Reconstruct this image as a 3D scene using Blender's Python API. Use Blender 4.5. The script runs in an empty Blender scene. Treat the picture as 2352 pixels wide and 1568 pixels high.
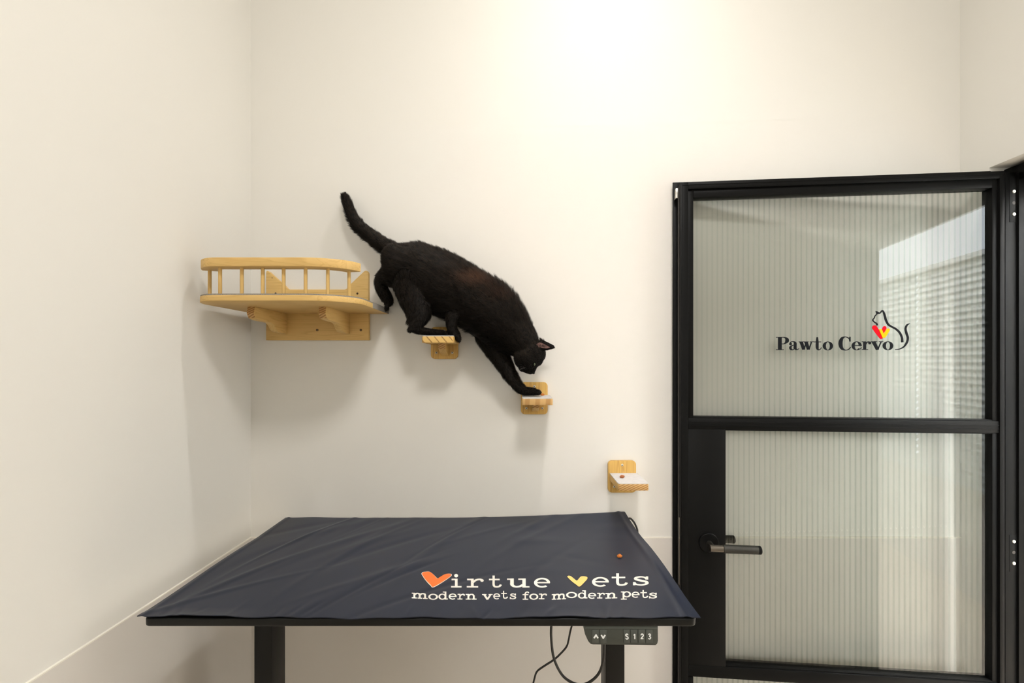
import bpy, bmesh, math, random
import numpy as np
from mathutils import Vector, Matrix

random.seed(7)
RNG = np.random.default_rng(11)
SC = bpy.context.scene
COL = SC.collection

# ------------------------------------------------------------------ room measures (metres)
F, CX, CY = 1045.0, 1192.0, 833.0        # focal length / vanishing point in 2352x1568 pixels
D, H = 1.5675, 1.606                     # camera to back wall, camera height
XL, XR = -0.924, 1.5195                  # left and right walls
YF = -1.9                                # wall behind the camera
ZC = 3.78                                # ceiling
XH = 2.75                                # far wall of the hall beyond the doorway
DY0, DY1, DZ = 0.47, 1.47, 2.236         # doorway in the right wall

def at(px, py, y):
    return Vector(((px - CX) * y / F, y, H - (py - CY) * y / F))

# ------------------------------------------------------------------ camera
cam = bpy.data.objects.new('camera', bpy.data.cameras.new('camera'))
COL.objects.link(cam)
cam.location = (0, 0, H)
cam.rotation_euler = (math.pi / 2, 0, 0)
cam.data.sensor_width = 36.0
cam.data.lens = 36.0 * F / 2352.0
cam.data.shift_x = -(CX - 1176.0) / 2352.0
cam.data.shift_y = (CY - 784.0) / 2352.0
cam.data.clip_start = 0.01
SC.camera = cam

# ------------------------------------------------------------------ colour management
SC.view_settings.view_transform = 'Standard'
SC.view_settings.look = 'None'
SC.view_settings.gamma = 1.0
SC.view_settings.use_curve_mapping = False
SC.view_settings.exposure = 0.0

# ------------------------------------------------------------------ world (daylight outside the hall window) and lamps
w = bpy.data.worlds.new('daylight')
SC.world = w
w.use_nodes = True
w.node_tree.nodes['Background'].inputs[0].default_value = (0.86, 0.94, 1.0, 1)
w.node_tree.nodes['Background'].inputs[1].default_value = 11.0

def lamp(name, kind, loc, target, energy, color, **kw):
    l = bpy.data.lights.new(name, kind)
    l.energy = energy
    l.color = color
    for k, v in kw.items():
        setattr(l, k, v)
    o = bpy.data.objects.new(name, l)
    COL.objects.link(o)
    o.location = loc
    o.rotation_euler = (Vector(target) - Vector(loc)).to_track_quat('-Z', 'Y').to_euler()
    return o

WARM = (1.0, 0.975, 0.94)
# ceiling downlight over the cat steps, with a measured-style light distribution (cosine lobe plus a soft skirt)
ang = list(range(0, 92, 3)) + [180]
cosl = [max(math.cos(math.radians(a)), 0.0) if a < 90 else 0.0 for a in ang]
cd = [1000.0 * (0.80 * c ** 9 + 0.20 * c ** 3) for c in cosl]
ies = bpy.data.texts.new('downlight_distribution')
ies.write('IESNA:LM-63-1995\nTILT=NONE\n1 1000 1 %d 1 1 2 0 0 0\n1 1 50\n%s\n0\n%s\n' % (
    len(ang), ' '.join(str(a) for a in ang), ' '.join('%.2f' % c for c in cd)))
spot = lamp('ceiling_downlight', 'POINT', (0.305, D - 0.54, 3.72), (0.305, D - 0.54, 0), 1.85, (1.0, 0.975, 0.945), shadow_soft_size=0.035)
spot.data.use_nodes = True
_nt = spot.data.node_tree
_ies = _nt.nodes.new('ShaderNodeTexIES')
_ies.mode = 'INTERNAL'
_ies.ies = ies
_nt.links.new(_ies.outputs['Fac'], _nt.nodes['Emission'].inputs['Strength'])
# the room's other ceiling lights as one panel; the next two are added fills
lamp('ceiling_panel', 'AREA', (0.32, -0.35, 3.70), (0.32, -0.30, 0), 42, WARM, shape='RECTANGLE', size=0.5, size_y=0.5)
lamp('front_fill', 'AREA', (0.25, -1.8, 1.9), (1.5, 1.5, 0.75), 4.8, WARM, shape='RECTANGLE', size=1.4, size_y=1.6, spread=math.radians(42))  # unseen fill behind the camera, added to brighten the glass door
lamp('hall_fill', 'AREA', (2.18, -0.8, 3.70), (2.18, -0.8, 0), 420, (0.93, 0.96, 1.0), shape='RECTANGLE', size=0.9, size_y=2.4)  # added unseen light in place of hall daylight, brightens the door reflections

# ------------------------------------------------------------------ materials
def mat(name, color, rough=0.5, metal=0.0, spec=0.5, **kw):
    m = bpy.data.materials.new(name)
    m.use_nodes = True
    b = m.node_tree.nodes['Principled BSDF']
    b.inputs['Base Color'].default_value = (*color, 1)
    b.inputs['Roughness'].default_value = rough
    b.inputs['Metallic'].default_value = metal
    b.inputs['Specular IOR Level'].default_value = spec
    for k, v in kw.items():
        b.inputs[k].default_value = v
    return m

def N(m, t, **props):
    n = m.node_tree.nodes.new(t)
    for k, v in props.items():
        setattr(n, k, v)
    return n

def L(m, a, b):
    m.node_tree.links.new(a, b)

def add_bump(m, scale=(200, 200, 200), strength=0.1, dist=0.001, detail=3):
    b = m.node_tree.nodes['Principled BSDF']
    tc = N(m, 'ShaderNodeTexCoord')
    mp = N(m, 'ShaderNodeMapping')
    mp.inputs['Scale'].default_value = scale
    nz = N(m, 'ShaderNodeTexNoise')
    nz.inputs['Scale'].default_value = 1.0
    nz.inputs['Detail'].default_value = detail
    bp = N(m, 'ShaderNodeBump')
    bp.inputs['Strength'].default_value = strength
    bp.inputs['Distance'].default_value = dist
    L(m, tc.outputs['Object'], mp.inputs[0])
    L(m, mp.outputs[0], nz.inputs['Vector'])
    L(m, nz.outputs['Fac'], bp.inputs['Height'])
    L(m, bp.outputs[0], b.inputs['Normal'])
    return m

def color_noise(m, c1, c2, scale, detail=4, lo=0.3, hi=0.7, rough=0.5, dist=0.0):
    b = m.node_tree.nodes['Principled BSDF']
    tc = N(m, 'ShaderNodeTexCoord')
    mp = N(m, 'ShaderNodeMapping')
    mp.inputs['Scale'].default_value = scale
    nz = N(m, 'ShaderNodeTexNoise')
    nz.inputs['Scale'].default_value = 1.0
    nz.inputs['Detail'].default_value = detail
    nz.inputs['Roughness'].default_value = rough
    nz.inputs['Distortion'].default_value = dist
    cr = N(m, 'ShaderNodeValToRGB')
    cr.color_ramp.elements[0].position = lo
    cr.color_ramp.elements[0].color = (*c1, 1)
    cr.color_ramp.elements[1].position = hi
    cr.color_ramp.elements[1].color = (*c2, 1)
    L(m, tc.outputs['Object'], mp.inputs[0])
    L(m, mp.outputs[0], nz.inputs['Vector'])
    L(m, nz.outputs['Fac'], cr.inputs[0])
    L(m, cr.outputs[0], b.inputs['Base Color'])
    return m

def wood(name, axis, light=(0.72, 0.48, 0.175), dark=(0.54, 0.32, 0.085), ring=9.0):
    """pine with grain along one axis"""
    m = mat(name, light, 0.5, spec=0.35)
    b = m.node_tree.nodes['Principled BSDF']
    tc = N(m, 'ShaderNodeTexCoord')
    mp = N(m, 'ShaderNodeMapping')
    s = [26.0, 26.0, 26.0]
    s['xyz'.index(axis)] = 1.6
    mp.inputs['Scale'].default_value = s
    L(m, tc.outputs['Object'], mp.inputs[0])
    wv = N(m, 'ShaderNodeTexNoise')
    wv.inputs['Scale'].default_value = 1.3
    wv.inputs['Detail'].default_value = 2.0
    wv.inputs['Distortion'].default_value = 0.6
    L(m, mp.outputs[0], wv.inputs['Vector'])
    mul = N(m, 'ShaderNodeMath', operation='MULTIPLY')
    mul.inputs[1].default_value = ring
    L(m, wv.outputs['Fac'], mul.inputs[0])
    fr = N(m, 'ShaderNodeMath', operation='FRACT')
    L(m, mul.outputs[0], fr.inputs[0])
    cr = N(m, 'ShaderNodeValToRGB')
    e = cr.color_ramp.elements
    e[0].position, e[0].color = 0.0, (*light, 1)
    e[1].position, e[1].color = 1.0, (*light, 1)
    k = e.new(0.62); k.color = tuple(0.72 * a + 0.28 * c for a, c in zip(light, dark)) + (1,)
    k = e.new(0.86); k.color = (*dark, 1)
    L(m, fr.outputs[0], cr.inputs[0])
    fine = N(m, 'ShaderNodeTexNoise')
    s2 = [420.0, 420.0, 420.0]
    s2['xyz'.index(axis)] = 14.0
    mp2 = N(m, 'ShaderNodeMapping')
    mp2.inputs['Scale'].default_value = s2
    L(m, tc.outputs['Object'], mp2.inputs[0])
    fine.inputs['Scale'].default_value = 1.0
    L(m, mp2.outputs[0], fine.inputs['Vector'])
    mx = N(m, 'ShaderNodeMix', data_type='RGBA', blend_type='MIX')
    L(m, fine.outputs['Fac'], mx.inputs[0])
    L(m, cr.outputs[0], mx.inputs[6])
    mx.inputs[7].default_value = (*light, 1)
    L(m, mx.outputs[2], b.inputs['Base Color'])
    return m

def end_grain(name, direction, scale=150.0, light=(0.60, 0.36, 0.14), dark=(0.33, 0.17, 0.055)):
    m = mat(name, light, 0.6, spec=0.3)
    b = m.node_tree.nodes['Principled BSDF']
    tc = N(m, 'ShaderNodeTexCoord')
    mp = N(m, 'ShaderNodeMapping')
    mp.inputs['Rotation'].default_value = direction
    wv = N(m, 'ShaderNodeTexWave', wave_type='BANDS', bands_direction='Z')
    wv.inputs['Scale'].default_value = scale / 6.28
    wv.inputs['Distortion'].default_value = 1.2
    wv.inputs['Detail'].default_value = 2
    wv.inputs['Detail Scale'].default_value = 0.6
    cr = N(m, 'ShaderNodeValToRGB')
    cr.color_ramp.elements[0].position = 0.25
    cr.color_ramp.elements[0].color = (*dark, 1)
    cr.color_ramp.elements[1].position = 0.6
    cr.color_ramp.elements[1].color = (*light, 1)
    L(m, tc.outputs['Object'], mp.inputs[0])
    L(m, mp.outputs[0], wv.inputs['Vector'])
    L(m, wv.outputs['Fac'], cr.inputs[0])
    L(m, cr.outputs[0], b.inputs['Base Color'])
    return m

MAT = {}
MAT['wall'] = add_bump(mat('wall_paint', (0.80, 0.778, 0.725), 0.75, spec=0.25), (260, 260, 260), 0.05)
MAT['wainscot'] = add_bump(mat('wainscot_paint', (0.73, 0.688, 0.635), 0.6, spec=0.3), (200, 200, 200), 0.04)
MAT['wainscot_lit_edge'] = mat('wainscot_lit_edge', (0.86, 0.82, 0.73), 0.5)
MAT['white'] = mat('white_trim_paint', (0.80, 0.79, 0.77), 0.5)
MAT['ceiling'] = mat('ceiling_paint', (0.84, 0.82, 0.78), 0.8, spec=0.2)
MAT['floor'] = color_noise(mat('vinyl_floor', (0.35, 0.30, 0.25), 0.4), (0.58, 0.50, 0.40), (0.66, 0.57, 0.46), (40, 40, 40))
MAT['pine_x'] = wood('pine_along_x', 'x')
MAT['pine_z'] = wood('pine_along_z', 'z', ring=5.0)
MAT['step_z'] = wood('step_pine_along_z', 'z', (0.66, 0.41, 0.115), (0.38, 0.19, 0.04), 6.0)
MAT['step_y'] = wood('step_pine_along_y', 'y', (0.66, 0.41, 0.12), (0.48, 0.26, 0.06))
MAT['pine_y'] = wood('pine_along_y', 'y')
MAT['end_a'] = end_grain('pine_end_grain', (0, math.radians(25), 0), 320.0)
MAT['end_b'] = end_grain('pine_end_grain_steep', (0, math.radians(-50), 0), 110.0, (0.74, 0.49, 0.17), (0.36, 0.20, 0.06))
MAT['end_b'].node_tree.nodes['Color Ramp'].color_ramp.elements[0].position = 0.02
MAT['end_b'].node_tree.nodes['Color Ramp'].color_ramp.elements[1].position = 0.16
MAT['end_c'] = end_grain('pine_end_grain_upright', (0, math.radians(84), 0), 60.0, (0.60, 0.37, 0.15), (0.46, 0.26, 0.09))
MAT['felt'] = add_bump(color_noise(mat('grey_felt', (0.3, 0.28, 0.25), 0.95, spec=0.1), (0.16, 0.14, 0.12), (0.42, 0.39, 0.35), (900, 900, 900)), (900, 900, 900), 0.4)
MAT['pad'] = add_bump(color_noise(mat('pale_step_pad', (0.75, 0.74, 0.73), 0.9, spec=0.1), (0.53, 0.515, 0.50), (0.61, 0.595, 0.585), (60, 120, 120)), (700, 700, 700), 0.3)
MAT['black_metal'] = add_bump(mat('black_powder_coat', (0.008, 0.008, 0.0075), 0.5, spec=0.3), (1500, 1500, 1500), 0.12, 0.0004)
MAT['frame_black'] = add_bump(mat('black_frame_coat', (0.0042, 0.0042, 0.0040), 0.42, spec=0.09), (1500, 1500, 1500), 0.12, 0.0004)
MAT['table_black'] = add_bump(mat('black_table_laminate', (0.0055, 0.0057, 0.005), 0.42, spec=0.25), (900, 900, 900), 0.1, 0.0004)
MAT['gunmetal'] = mat('gunmetal', (0.16, 0.14, 0.115), 0.3, 0.85)
MAT['knurl'] = add_bump(mat('knurled_grip', (0.028, 0.026, 0.021), 0.42, 0.55), (1800, 1800, 1800), 0.6, 0.0006)
MAT['steel'] = mat('steel', (0.72, 0.70, 0.66), 0.25, 1.0)
MAT['zinc'] = mat('zinc_screw', (0.75, 0.73, 0.62), 0.35, 0.6)
MAT['bronze'] = mat('bronze_screw', (0.20, 0.12, 0.055), 0.4, 0.6)
MAT['dark_slot'] = mat('screw_slot', (0.03, 0.025, 0.02), 0.6)
MAT['vinyl'] = add_bump(mat('navy_vinyl', (0.0115, 0.0155, 0.030), 0.40, spec=0.40), (700, 700, 700), 0.10, 0.0006)
MAT['print_white'] = mat('white_print', (0.82, 0.78, 0.70), 0.45)
MAT['print_orange'] = mat('orange_print', (0.94, 0.165, 0.022), 0.45)
MAT['print_yellow'] = mat('yellow_print', (0.92, 0.58, 0.17), 0.45)
MAT['sign_black'] = mat('sign_black', (0.008, 0.009, 0.011), 0.7, spec=0.08)
MAT['sign_red'] = mat('sign_red', (0.62, 0.003, 0.012), 0.7, spec=0.06)
MAT['sign_yellow'] = mat('sign_yellow', (0.74, 0.42, 0.004), 0.7, spec=0.06)
MAT['plastic'] = mat('grey_green_plastic', (0.045, 0.05, 0.042), 0.42)
MAT['button'] = mat('button_plastic', (0.065, 0.071, 0.062), 0.40)
MAT['label_white'] = mat('white_symbol', (0.85, 0.86, 0.84), 0.4)
MAT['cable'] = mat('black_cable', (0.010, 0.010, 0.009), 0.4)
MAT['kibble'] = add_bump(color_noise(mat('kibble', (0.55, 0.16, 0.02), 0.7), (0.36, 0.09, 0.012), (0.72, 0.23, 0.03), (300, 300, 300)), (600, 600, 600), 0.5, 0.002)
MAT['kibble_dark'] = add_bump(color_noise(mat('kibble_dark', (0.35, 0.10, 0.03), 0.7), (0.22, 0.06, 0.015), (0.48, 0.16, 0.05), (300, 300, 300)), (600, 600, 600), 0.5, 0.002)
MAT['blind'] = mat('blind_slat', (0.62, 0.66, 0.66), 0.6)

def glass_material(name, reeds):
    m = bpy.data.materials.new(name)
    m.use_nodes = True
    nt = m.node_tree
    nt.nodes.clear()
    out = nt.nodes.new('ShaderNodeOutputMaterial')
    tr = nt.nodes.new('ShaderNodeBsdfTransparent')
    if not reeds:
        tr.inputs[0].default_value = (0.995, 1.0, 0.992, 1)
        gl = nt.nodes.new('ShaderNodeBsdfGlossy')
        gl.inputs['Roughness'].default_value = 0.02
        fr = nt.nodes.new('ShaderNodeFresnel')
        fr.inputs['IOR'].default_value = 1.5
        m2 = nt.nodes.new('ShaderNodeMixShader')
        nt.links.new(fr.outputs[0], m2.inputs[0])
        nt.links.new(tr.outputs[0], m2.inputs[1])
        nt.links.new(gl.outputs[0], m2.inputs[2])
        nt.links.new(m2.outputs[0], out.inputs[0])
        return m
    lw = nt.nodes.new('ShaderNodeLayerWeight')
    lw.inputs['Blend'].default_value = 0.5
    tint = nt.nodes.new('ShaderNodeMix'); tint.data_type = 'RGBA'
    tint.inputs[6].default_value = (1.0, 1.0, 0.995, 1)
    tint.inputs[7].default_value = (0.58, 0.70, 0.635, 1)
    nt.links.new(lw.outputs['Facing'], tint.inputs[0])
    nt.links.new(tint.outputs[2], tr.inputs[0])
    rf = nt.nodes.new('ShaderNodeBsdfRefraction')
    rf.inputs['Color'].default_value = (0.95, 0.985, 0.95, 1)
    rf.inputs['IOR'].default_value = 1.5
    rf.inputs['Roughness'].default_value = 0.03
    m1 = nt.nodes.new('ShaderNodeMixShader')
    m1.inputs[0].default_value = 0.10
    nt.links.new(tr.outputs[0], m1.inputs[1])
    nt.links.new(rf.outputs[0], m1.inputs[2])
    nt.links.new(m1.outputs[0], out.inputs[0])
    return m
MAT['glass'] = glass_material('clear_glass_face', False)
MAT['reeds'] = glass_material('reeded_glass_back', True)

# ------------------------------------------------------------------ builders
def link(name, me, parent=None):
    o = bpy.data.objects.new(name, me)
    COL.objects.link(o)
    if parent is not None:
        o.parent = parent
    return o

def root_of(o):
    while o.parent is not None:
        o = o.parent
    return o

def finish(name, bm, materials, parent=None, local=False, smooth=False):
    """bm in world coordinates (or in the thing's own when local) -> one object"""
    if parent is not None and not local:
        bmesh.ops.translate(bm, verts=bm.verts, vec=-Vector(root_of(parent).location))
    bmesh.ops.recalc_face_normals(bm, faces=bm.faces)
    me = bpy.data.meshes.new(name)
    bm.to_mesh(me)
    bm.free()
    for m in (materials if isinstance(materials, (list, tuple)) else [materials]):
        me.materials.append(m)
    if smooth:
        me.shade_smooth()
        if smooth != 'all':
            me.set_sharp_from_angle(angle=math.radians(35))
    return link(name, me, parent)

def raw(name, verts, faces, materials, parent=None, local=False, smooth=False, recalc=True):
    bm = bmesh.new()
    vs = [bm.verts.new(v) for v in verts]
    for f in faces:
        try:
            bm.faces.new([vs[i] for i in f])
        except ValueError:
            pass
    if not recalc:
        pass
    return finish(name, bm, materials, parent, local, smooth)

def thing(name, label, cat, loc, rotz=0.0, group=None):
    o = bpy.data.objects.new(name, None)
    COL.objects.link(o)
    o.empty_display_size = 0.05
    o.location = loc
    o.rotation_euler = (0, 0, rotz)
    o['label'] = label
    o['category'] = cat
    if group:
        o['group'] = group
    return o

def tag(o, label, cat, group=None):
    o['label'] = label
    o['category'] = cat
    if group:
        o['group'] = group
    return o

def struct(o, label=None):
    o['kind'] = 'structure'
    if label:
        o['label'] = label
    return o

def bm_box(bm, x0, x1, y0, y1, z0, z1, bevel=0.0, seg=2):
    vs = [bm.verts.new((x, y, z)) for x in (x0, x1) for y in (y0, y1) for z in (z0, z1)]
    idx = [(0, 1, 3, 2), (4, 6, 7, 5), (0, 4, 5, 1), (2, 3, 7, 6), (0, 2, 6, 4), (1, 5, 7, 3)]
    fs = [bm.faces.new([vs[i] for i in f]) for f in idx]
    bmesh.ops.recalc_face_normals(bm, faces=fs)
    if bevel > 0:
        es = list({e for f in fs for e in f.edges})
        bmesh.ops.bevel(bm, geom=es, offset=bevel, segments=seg, profile=0.5, affect='EDGES')

def box(name, x0, x1, y0, y1, z0, z1, m, parent=None, bevel=0.0, local=False, seg=2):
    bm = bmesh.new()
    bm_box(bm, x0, x1, y0, y1, z0, z1, bevel, seg)
    return finish(name, bm, m, parent, local, smooth=bevel > 0)

def prism(name, pts, axis, a0, a1, m, parent=None, bevel=0.0, local=False, smooth=False, front_mat=None):
    """extrude a 2-D outline along an axis; pts are the other two coordinates in xyz order"""
    bm = bmesh.new()
    def mk(p, a):
        c = list(p)
        c.insert('xyz'.index(axis), a)
        return c
    v0 = [bm.verts.new(mk(p, a0)) for p in pts]
    v1 = [bm.verts.new(mk(p, a1)) for p in pts]
    n = len(pts)
    bm.faces.new(v0)
    bm.faces.new(v1[::-1])
    for i in range(n):
        bm.faces.new((v0[i], v1[i], v1[(i + 1) % n], v0[(i + 1) % n]))
    bmesh.ops.recalc_face_normals(bm, faces=bm.faces)
    if bevel > 0:
        es = [e for e in bm.edges if (e.verts[0] in v0 and e.verts[1] in v0) or (e.verts[0] in v1 and e.verts[1] in v1)]
        bmesh.ops.bevel(bm, geom=es, offset=bevel, segments=2, profile=0.5, affect='EDGES')
    if front_mat is not None:
        bm.normal_update()
        for f in bm.faces:
            if f.normal.y < -0.8:
                f.material_index = 1
        return finish(name, bm, [m, front_mat], parent, local, smooth or bevel > 0)
    return finish(name, bm, m, parent, local, smooth or bevel > 0)

def catmull(pts, n=6):
    P = [np.array(p, float) for p in pts]
    P = [2 * P[0] - P[1]] + P + [2 * P[-1] - P[-2]]
    out = []
    for i in range(1, len(P) - 2):
        p0, p1, p2, p3 = P[i - 1:i + 3]
        for k in range(n):
            t = k / n
            out.append(0.5 * ((2 * p1) + (-p0 + p2) * t + (2 * p0 - 5 * p1 + 4 * p2 - p3) * t * t + (-p0 + 3 * p1 - 3 * p2 + p3) * t ** 3))
    out.append(P[-2])
    return out

def bm_tube(bm, pts, rad, seg=10, caps=True):
    """swept round tube; rad is a number or one per point"""
    pts = [Vector(p) for p in pts]
    rs = rad if isinstance(rad, (list, tuple)) else [rad] * len(pts)
    rings = []
    up = None
    for i, p in enumerate(pts):
        d = (pts[min(i + 1, len(pts) - 1)] - pts[max(i - 1, 0)]).normalized()
        if up is None:
            up = Vector((0, 0, 1)) if abs(d.z) < 0.9 else Vector((0, 1, 0))
        a = d.cross(up).normalized()
        up = a.cross(d).normalized()
        rings.append([bm.verts.new(p + (a * math.cos(2 * math.pi * k / seg) + up * math.sin(2 * math.pi * k / seg)) * rs[i]) for k in range(seg)])
    for r0, r1 in zip(rings, rings[1:]):
        for k in range(seg):
            bm.faces.new((r0[k], r0[(k + 1) % seg], r1[(k + 1) % seg], r1[k]))
    if caps:
        bm.faces.new(rings[0][::-1])
        bm.faces.new(rings[-1])

def tube(name, pts, rad, m, parent=None, seg=10, local=False):
    bm = bmesh.new()
    bm_tube(bm, pts, rad, seg)
    return finish(name, bm, m, parent, local, smooth=True)

def screw(name, x, y, z, r, m, parent, slot=MAT['dark_slot']):
    """pan-head cross screw on a face turned to the room (-y)"""
    bm = bmesh.new()
    bm_tube(bm, [(x, y, z), (x, y - 0.0012, z), (x, y - 0.0020, z)], [r, r, r * 0.7], 14)
    o = finish(name, bm, [m, slot], parent, smooth=True)
    bm = bmesh.new()
    yy = y - 0.0024
    for a in (math.radians(20), math.radians(110)):
        dx, dz = math.cos(a), math.sin(a)
        l, t = r * 0.62, r * 0.16
        vs = []
        for yv in (yy, yy + 0.001):
            for (s, q) in ((-1, -1), (1, -1), (1, 1), (-1, 1)):
                vs.append(bm.verts.new((x + dx * l * s - dz * t * q, yv, z + dz * l * s + dx * t * q)))
        bm.faces.new(vs[0:4]); bm.faces.new(vs[4:8][::-1])
        for i in range(4):
            bm.faces.new((vs[i], vs[4 + i], vs[4 + (i + 1) % 4], vs[(i + 1) % 4]))
    if parent.parent is None:
        finish('cross_slot', bm, slot, o)
    else:
        bm.free()
    return o

# ------------------------------------------------------------------ the room
def wall_x(name, x0, x1, holes, y0, y1, z0, z1, m):
    """wall of constant x with rectangular holes (ya, yb, za, zb)"""
    ys = sorted({y0, y1} | {v for h in holes for v in h[:2]})
    zs = sorted({z0, z1} | {v for h in holes for v in h[2:]})
    bm = bmesh.new()
    for ya, yb in zip(ys, ys[1:]):
        for za, zb in zip(zs, zs[1:]):
            cy, cz = (ya + yb) / 2, (za + zb) / 2
            if any(h[0] < cy < h[1] and h[2] < cz < h[3] for h in holes):
                continue
            bm_box(bm, x0, x1, ya, yb, za, zb)
    bmesh.ops.remove_doubles(bm, verts=bm.verts, dist=1e-5)
    # drop the inner faces between neighbouring cells
    seen = {}
    for f in list(bm.faces):
        k = tuple(sorted(v.index for v in f.verts))
    bm.verts.index_update()
    for f in list(bm.faces):
        k = tuple(sorted(v.index for v in f.verts))
        seen.setdefault(k, []).append(f)
    dead = [f for fs in seen.values() if len(fs) > 1 for f in fs]
    bmesh.ops.delete(bm, geom=dead, context='FACES')
    return finish(name, bm, m)

T = 0.15
struct(box('floor', XL - T, XH + T, -3.2, D + T, -0.12, 0.0, MAT['floor']))
struct(box('ceiling', XL - T, XH + T, -3.2, D + T, ZC, ZC + 0.12, MAT['ceiling']))
struct(box('wall_left', XL - T, XL, YF - T, D + T, 0.0, ZC, MAT['wall']))
struct(box('wall_back', XL, XH, D, D + T, 0.0, ZC, MAT['wall']))
struct(box('wall_front', XL, XR, YF - T, YF, 0.0, ZC, MAT['wall']))
struct(wall_x('wall_right', XR, XR + T, [(DY0, DY1, 0.0, DZ)], -3.2, D, 0.0, ZC, MAT['wall']))
WY0, WY1, WZ0, WZ1 = -2.05, -0.36, 0.80, 2.72
ZBL = 2.31
struct(wall_x('wall_hall_side', XH, XH + T, [(WY0, WY1, WZ0, WZ1)], -3.2, D + T, 0.0, ZC, MAT['white']))
struct(box('wall_hall_end', XR + T, XH, -3.2 - T, -3.2, 0.0, ZC, MAT['white']))

# wainscot panels with a thin top edge, coloured lighter to look lit
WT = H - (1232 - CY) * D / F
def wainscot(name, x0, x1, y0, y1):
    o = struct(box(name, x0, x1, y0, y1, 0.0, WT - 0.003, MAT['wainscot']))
    e = box('top_edge', x0, x1, y0, y1, WT - 0.003, WT, MAT['wainscot_lit_edge'], o)
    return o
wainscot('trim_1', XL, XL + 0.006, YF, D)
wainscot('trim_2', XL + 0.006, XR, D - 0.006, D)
struct(box('baseboard_left', XL + 0.006, XL + 0.018, YF, D - 0.006, 0.0, 0.10, MAT['wainscot'], bevel=0.003))
struct(box('baseboard_back', XL + 0.018, XR, D - 0.018, D - 0.006, 0.0, 0.10, MAT['wainscot'], bevel=0.003))

# hall window frame and closed venetian blind (they show as reflections in the glass door)
o = struct(box('window_1', XH + 0.05, XH + 0.09, WY0, WY0 + 0.05, WZ0, WZ1, MAT['white']))
box('frame_bar', XH + 0.05, XH + 0.09, WY1 - 0.05, WY1, WZ0, WZ1, MAT['white'], o)
box('frame_bar', XH + 0.05, XH + 0.09, WY0 + 0.05, WY1 - 0.05, WZ0, WZ0 + 0.05, MAT['white'], o)
box('frame_bar', XH + 0.05, XH + 0.09, WY0 + 0.05, WY1 - 0.05, WZ1 - 0.05, WZ1, MAT['white'], o)

bl = thing('venetian_blind', 'closed pale venetian blind reflected in the right of the glass door', 'blind', (XH - 0.02, -1.2, WZ0))
BY0, BY1 = WY0 - 0.06, WY1 + 0.06
box('head_rail', XH - 0.045, XH - 0.005, BY0, BY1, ZBL, ZBL + 0.035, MAT['blind'], bl)
box('bottom_rail', XH - 0.035, XH - 0.010, BY0, BY1, WZ0 - 0.05, WZ0 - 0.03, MAT['blind'], bl)
NSL = 31
pitch = (ZBL - (WZ0 - 0.03)) / NSL
slat_me = None
for i in range(NSL):
    zc = WZ0 - 0.03 + (i + 0.5) * pitch
    if slat_me is None:
        bm = bmesh.new()
        hs = pitch * 0.57
        ycuts = [BY0]
        for yc in (-1.79, -1.03):
            ycuts += [yc - 0.012, yc + 0.012]
        ycuts.append(BY1)
        for j in range(len(ycuts) - 1):
            if j % 2 == 1:      # the cord hole leaves only the two ends of the slat here
                strips = [(-1.0, -0.25), (0.45, 1.0)]
            else:
                strips = [(-1.0, 1.0)]
            for s0, s1 in strips:
                pts = []
                for s in (s0, s1):
                    for (yy) in (ycuts[j], ycuts[j + 1]):
                        pts.append((0.010 * s, yy, hs * s))
                a = [bm.verts.new((p[0], p[1], p[2])) for p in pts]
                bm.faces.new((a[0], a[1], a[3], a[2]))
        bmesh.ops.translate(bm, verts=bm.verts, vec=(0, 1.2, 0))
        so = finish('slat', bm, MAT['blind'], bl, local=True)
        so.location = (0, 0, zc - WZ0)
        slat_me = so.data
    else:
        so = link('slat', slat_me, bl)
        so.location = (0, 0, zc - WZ0)

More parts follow.
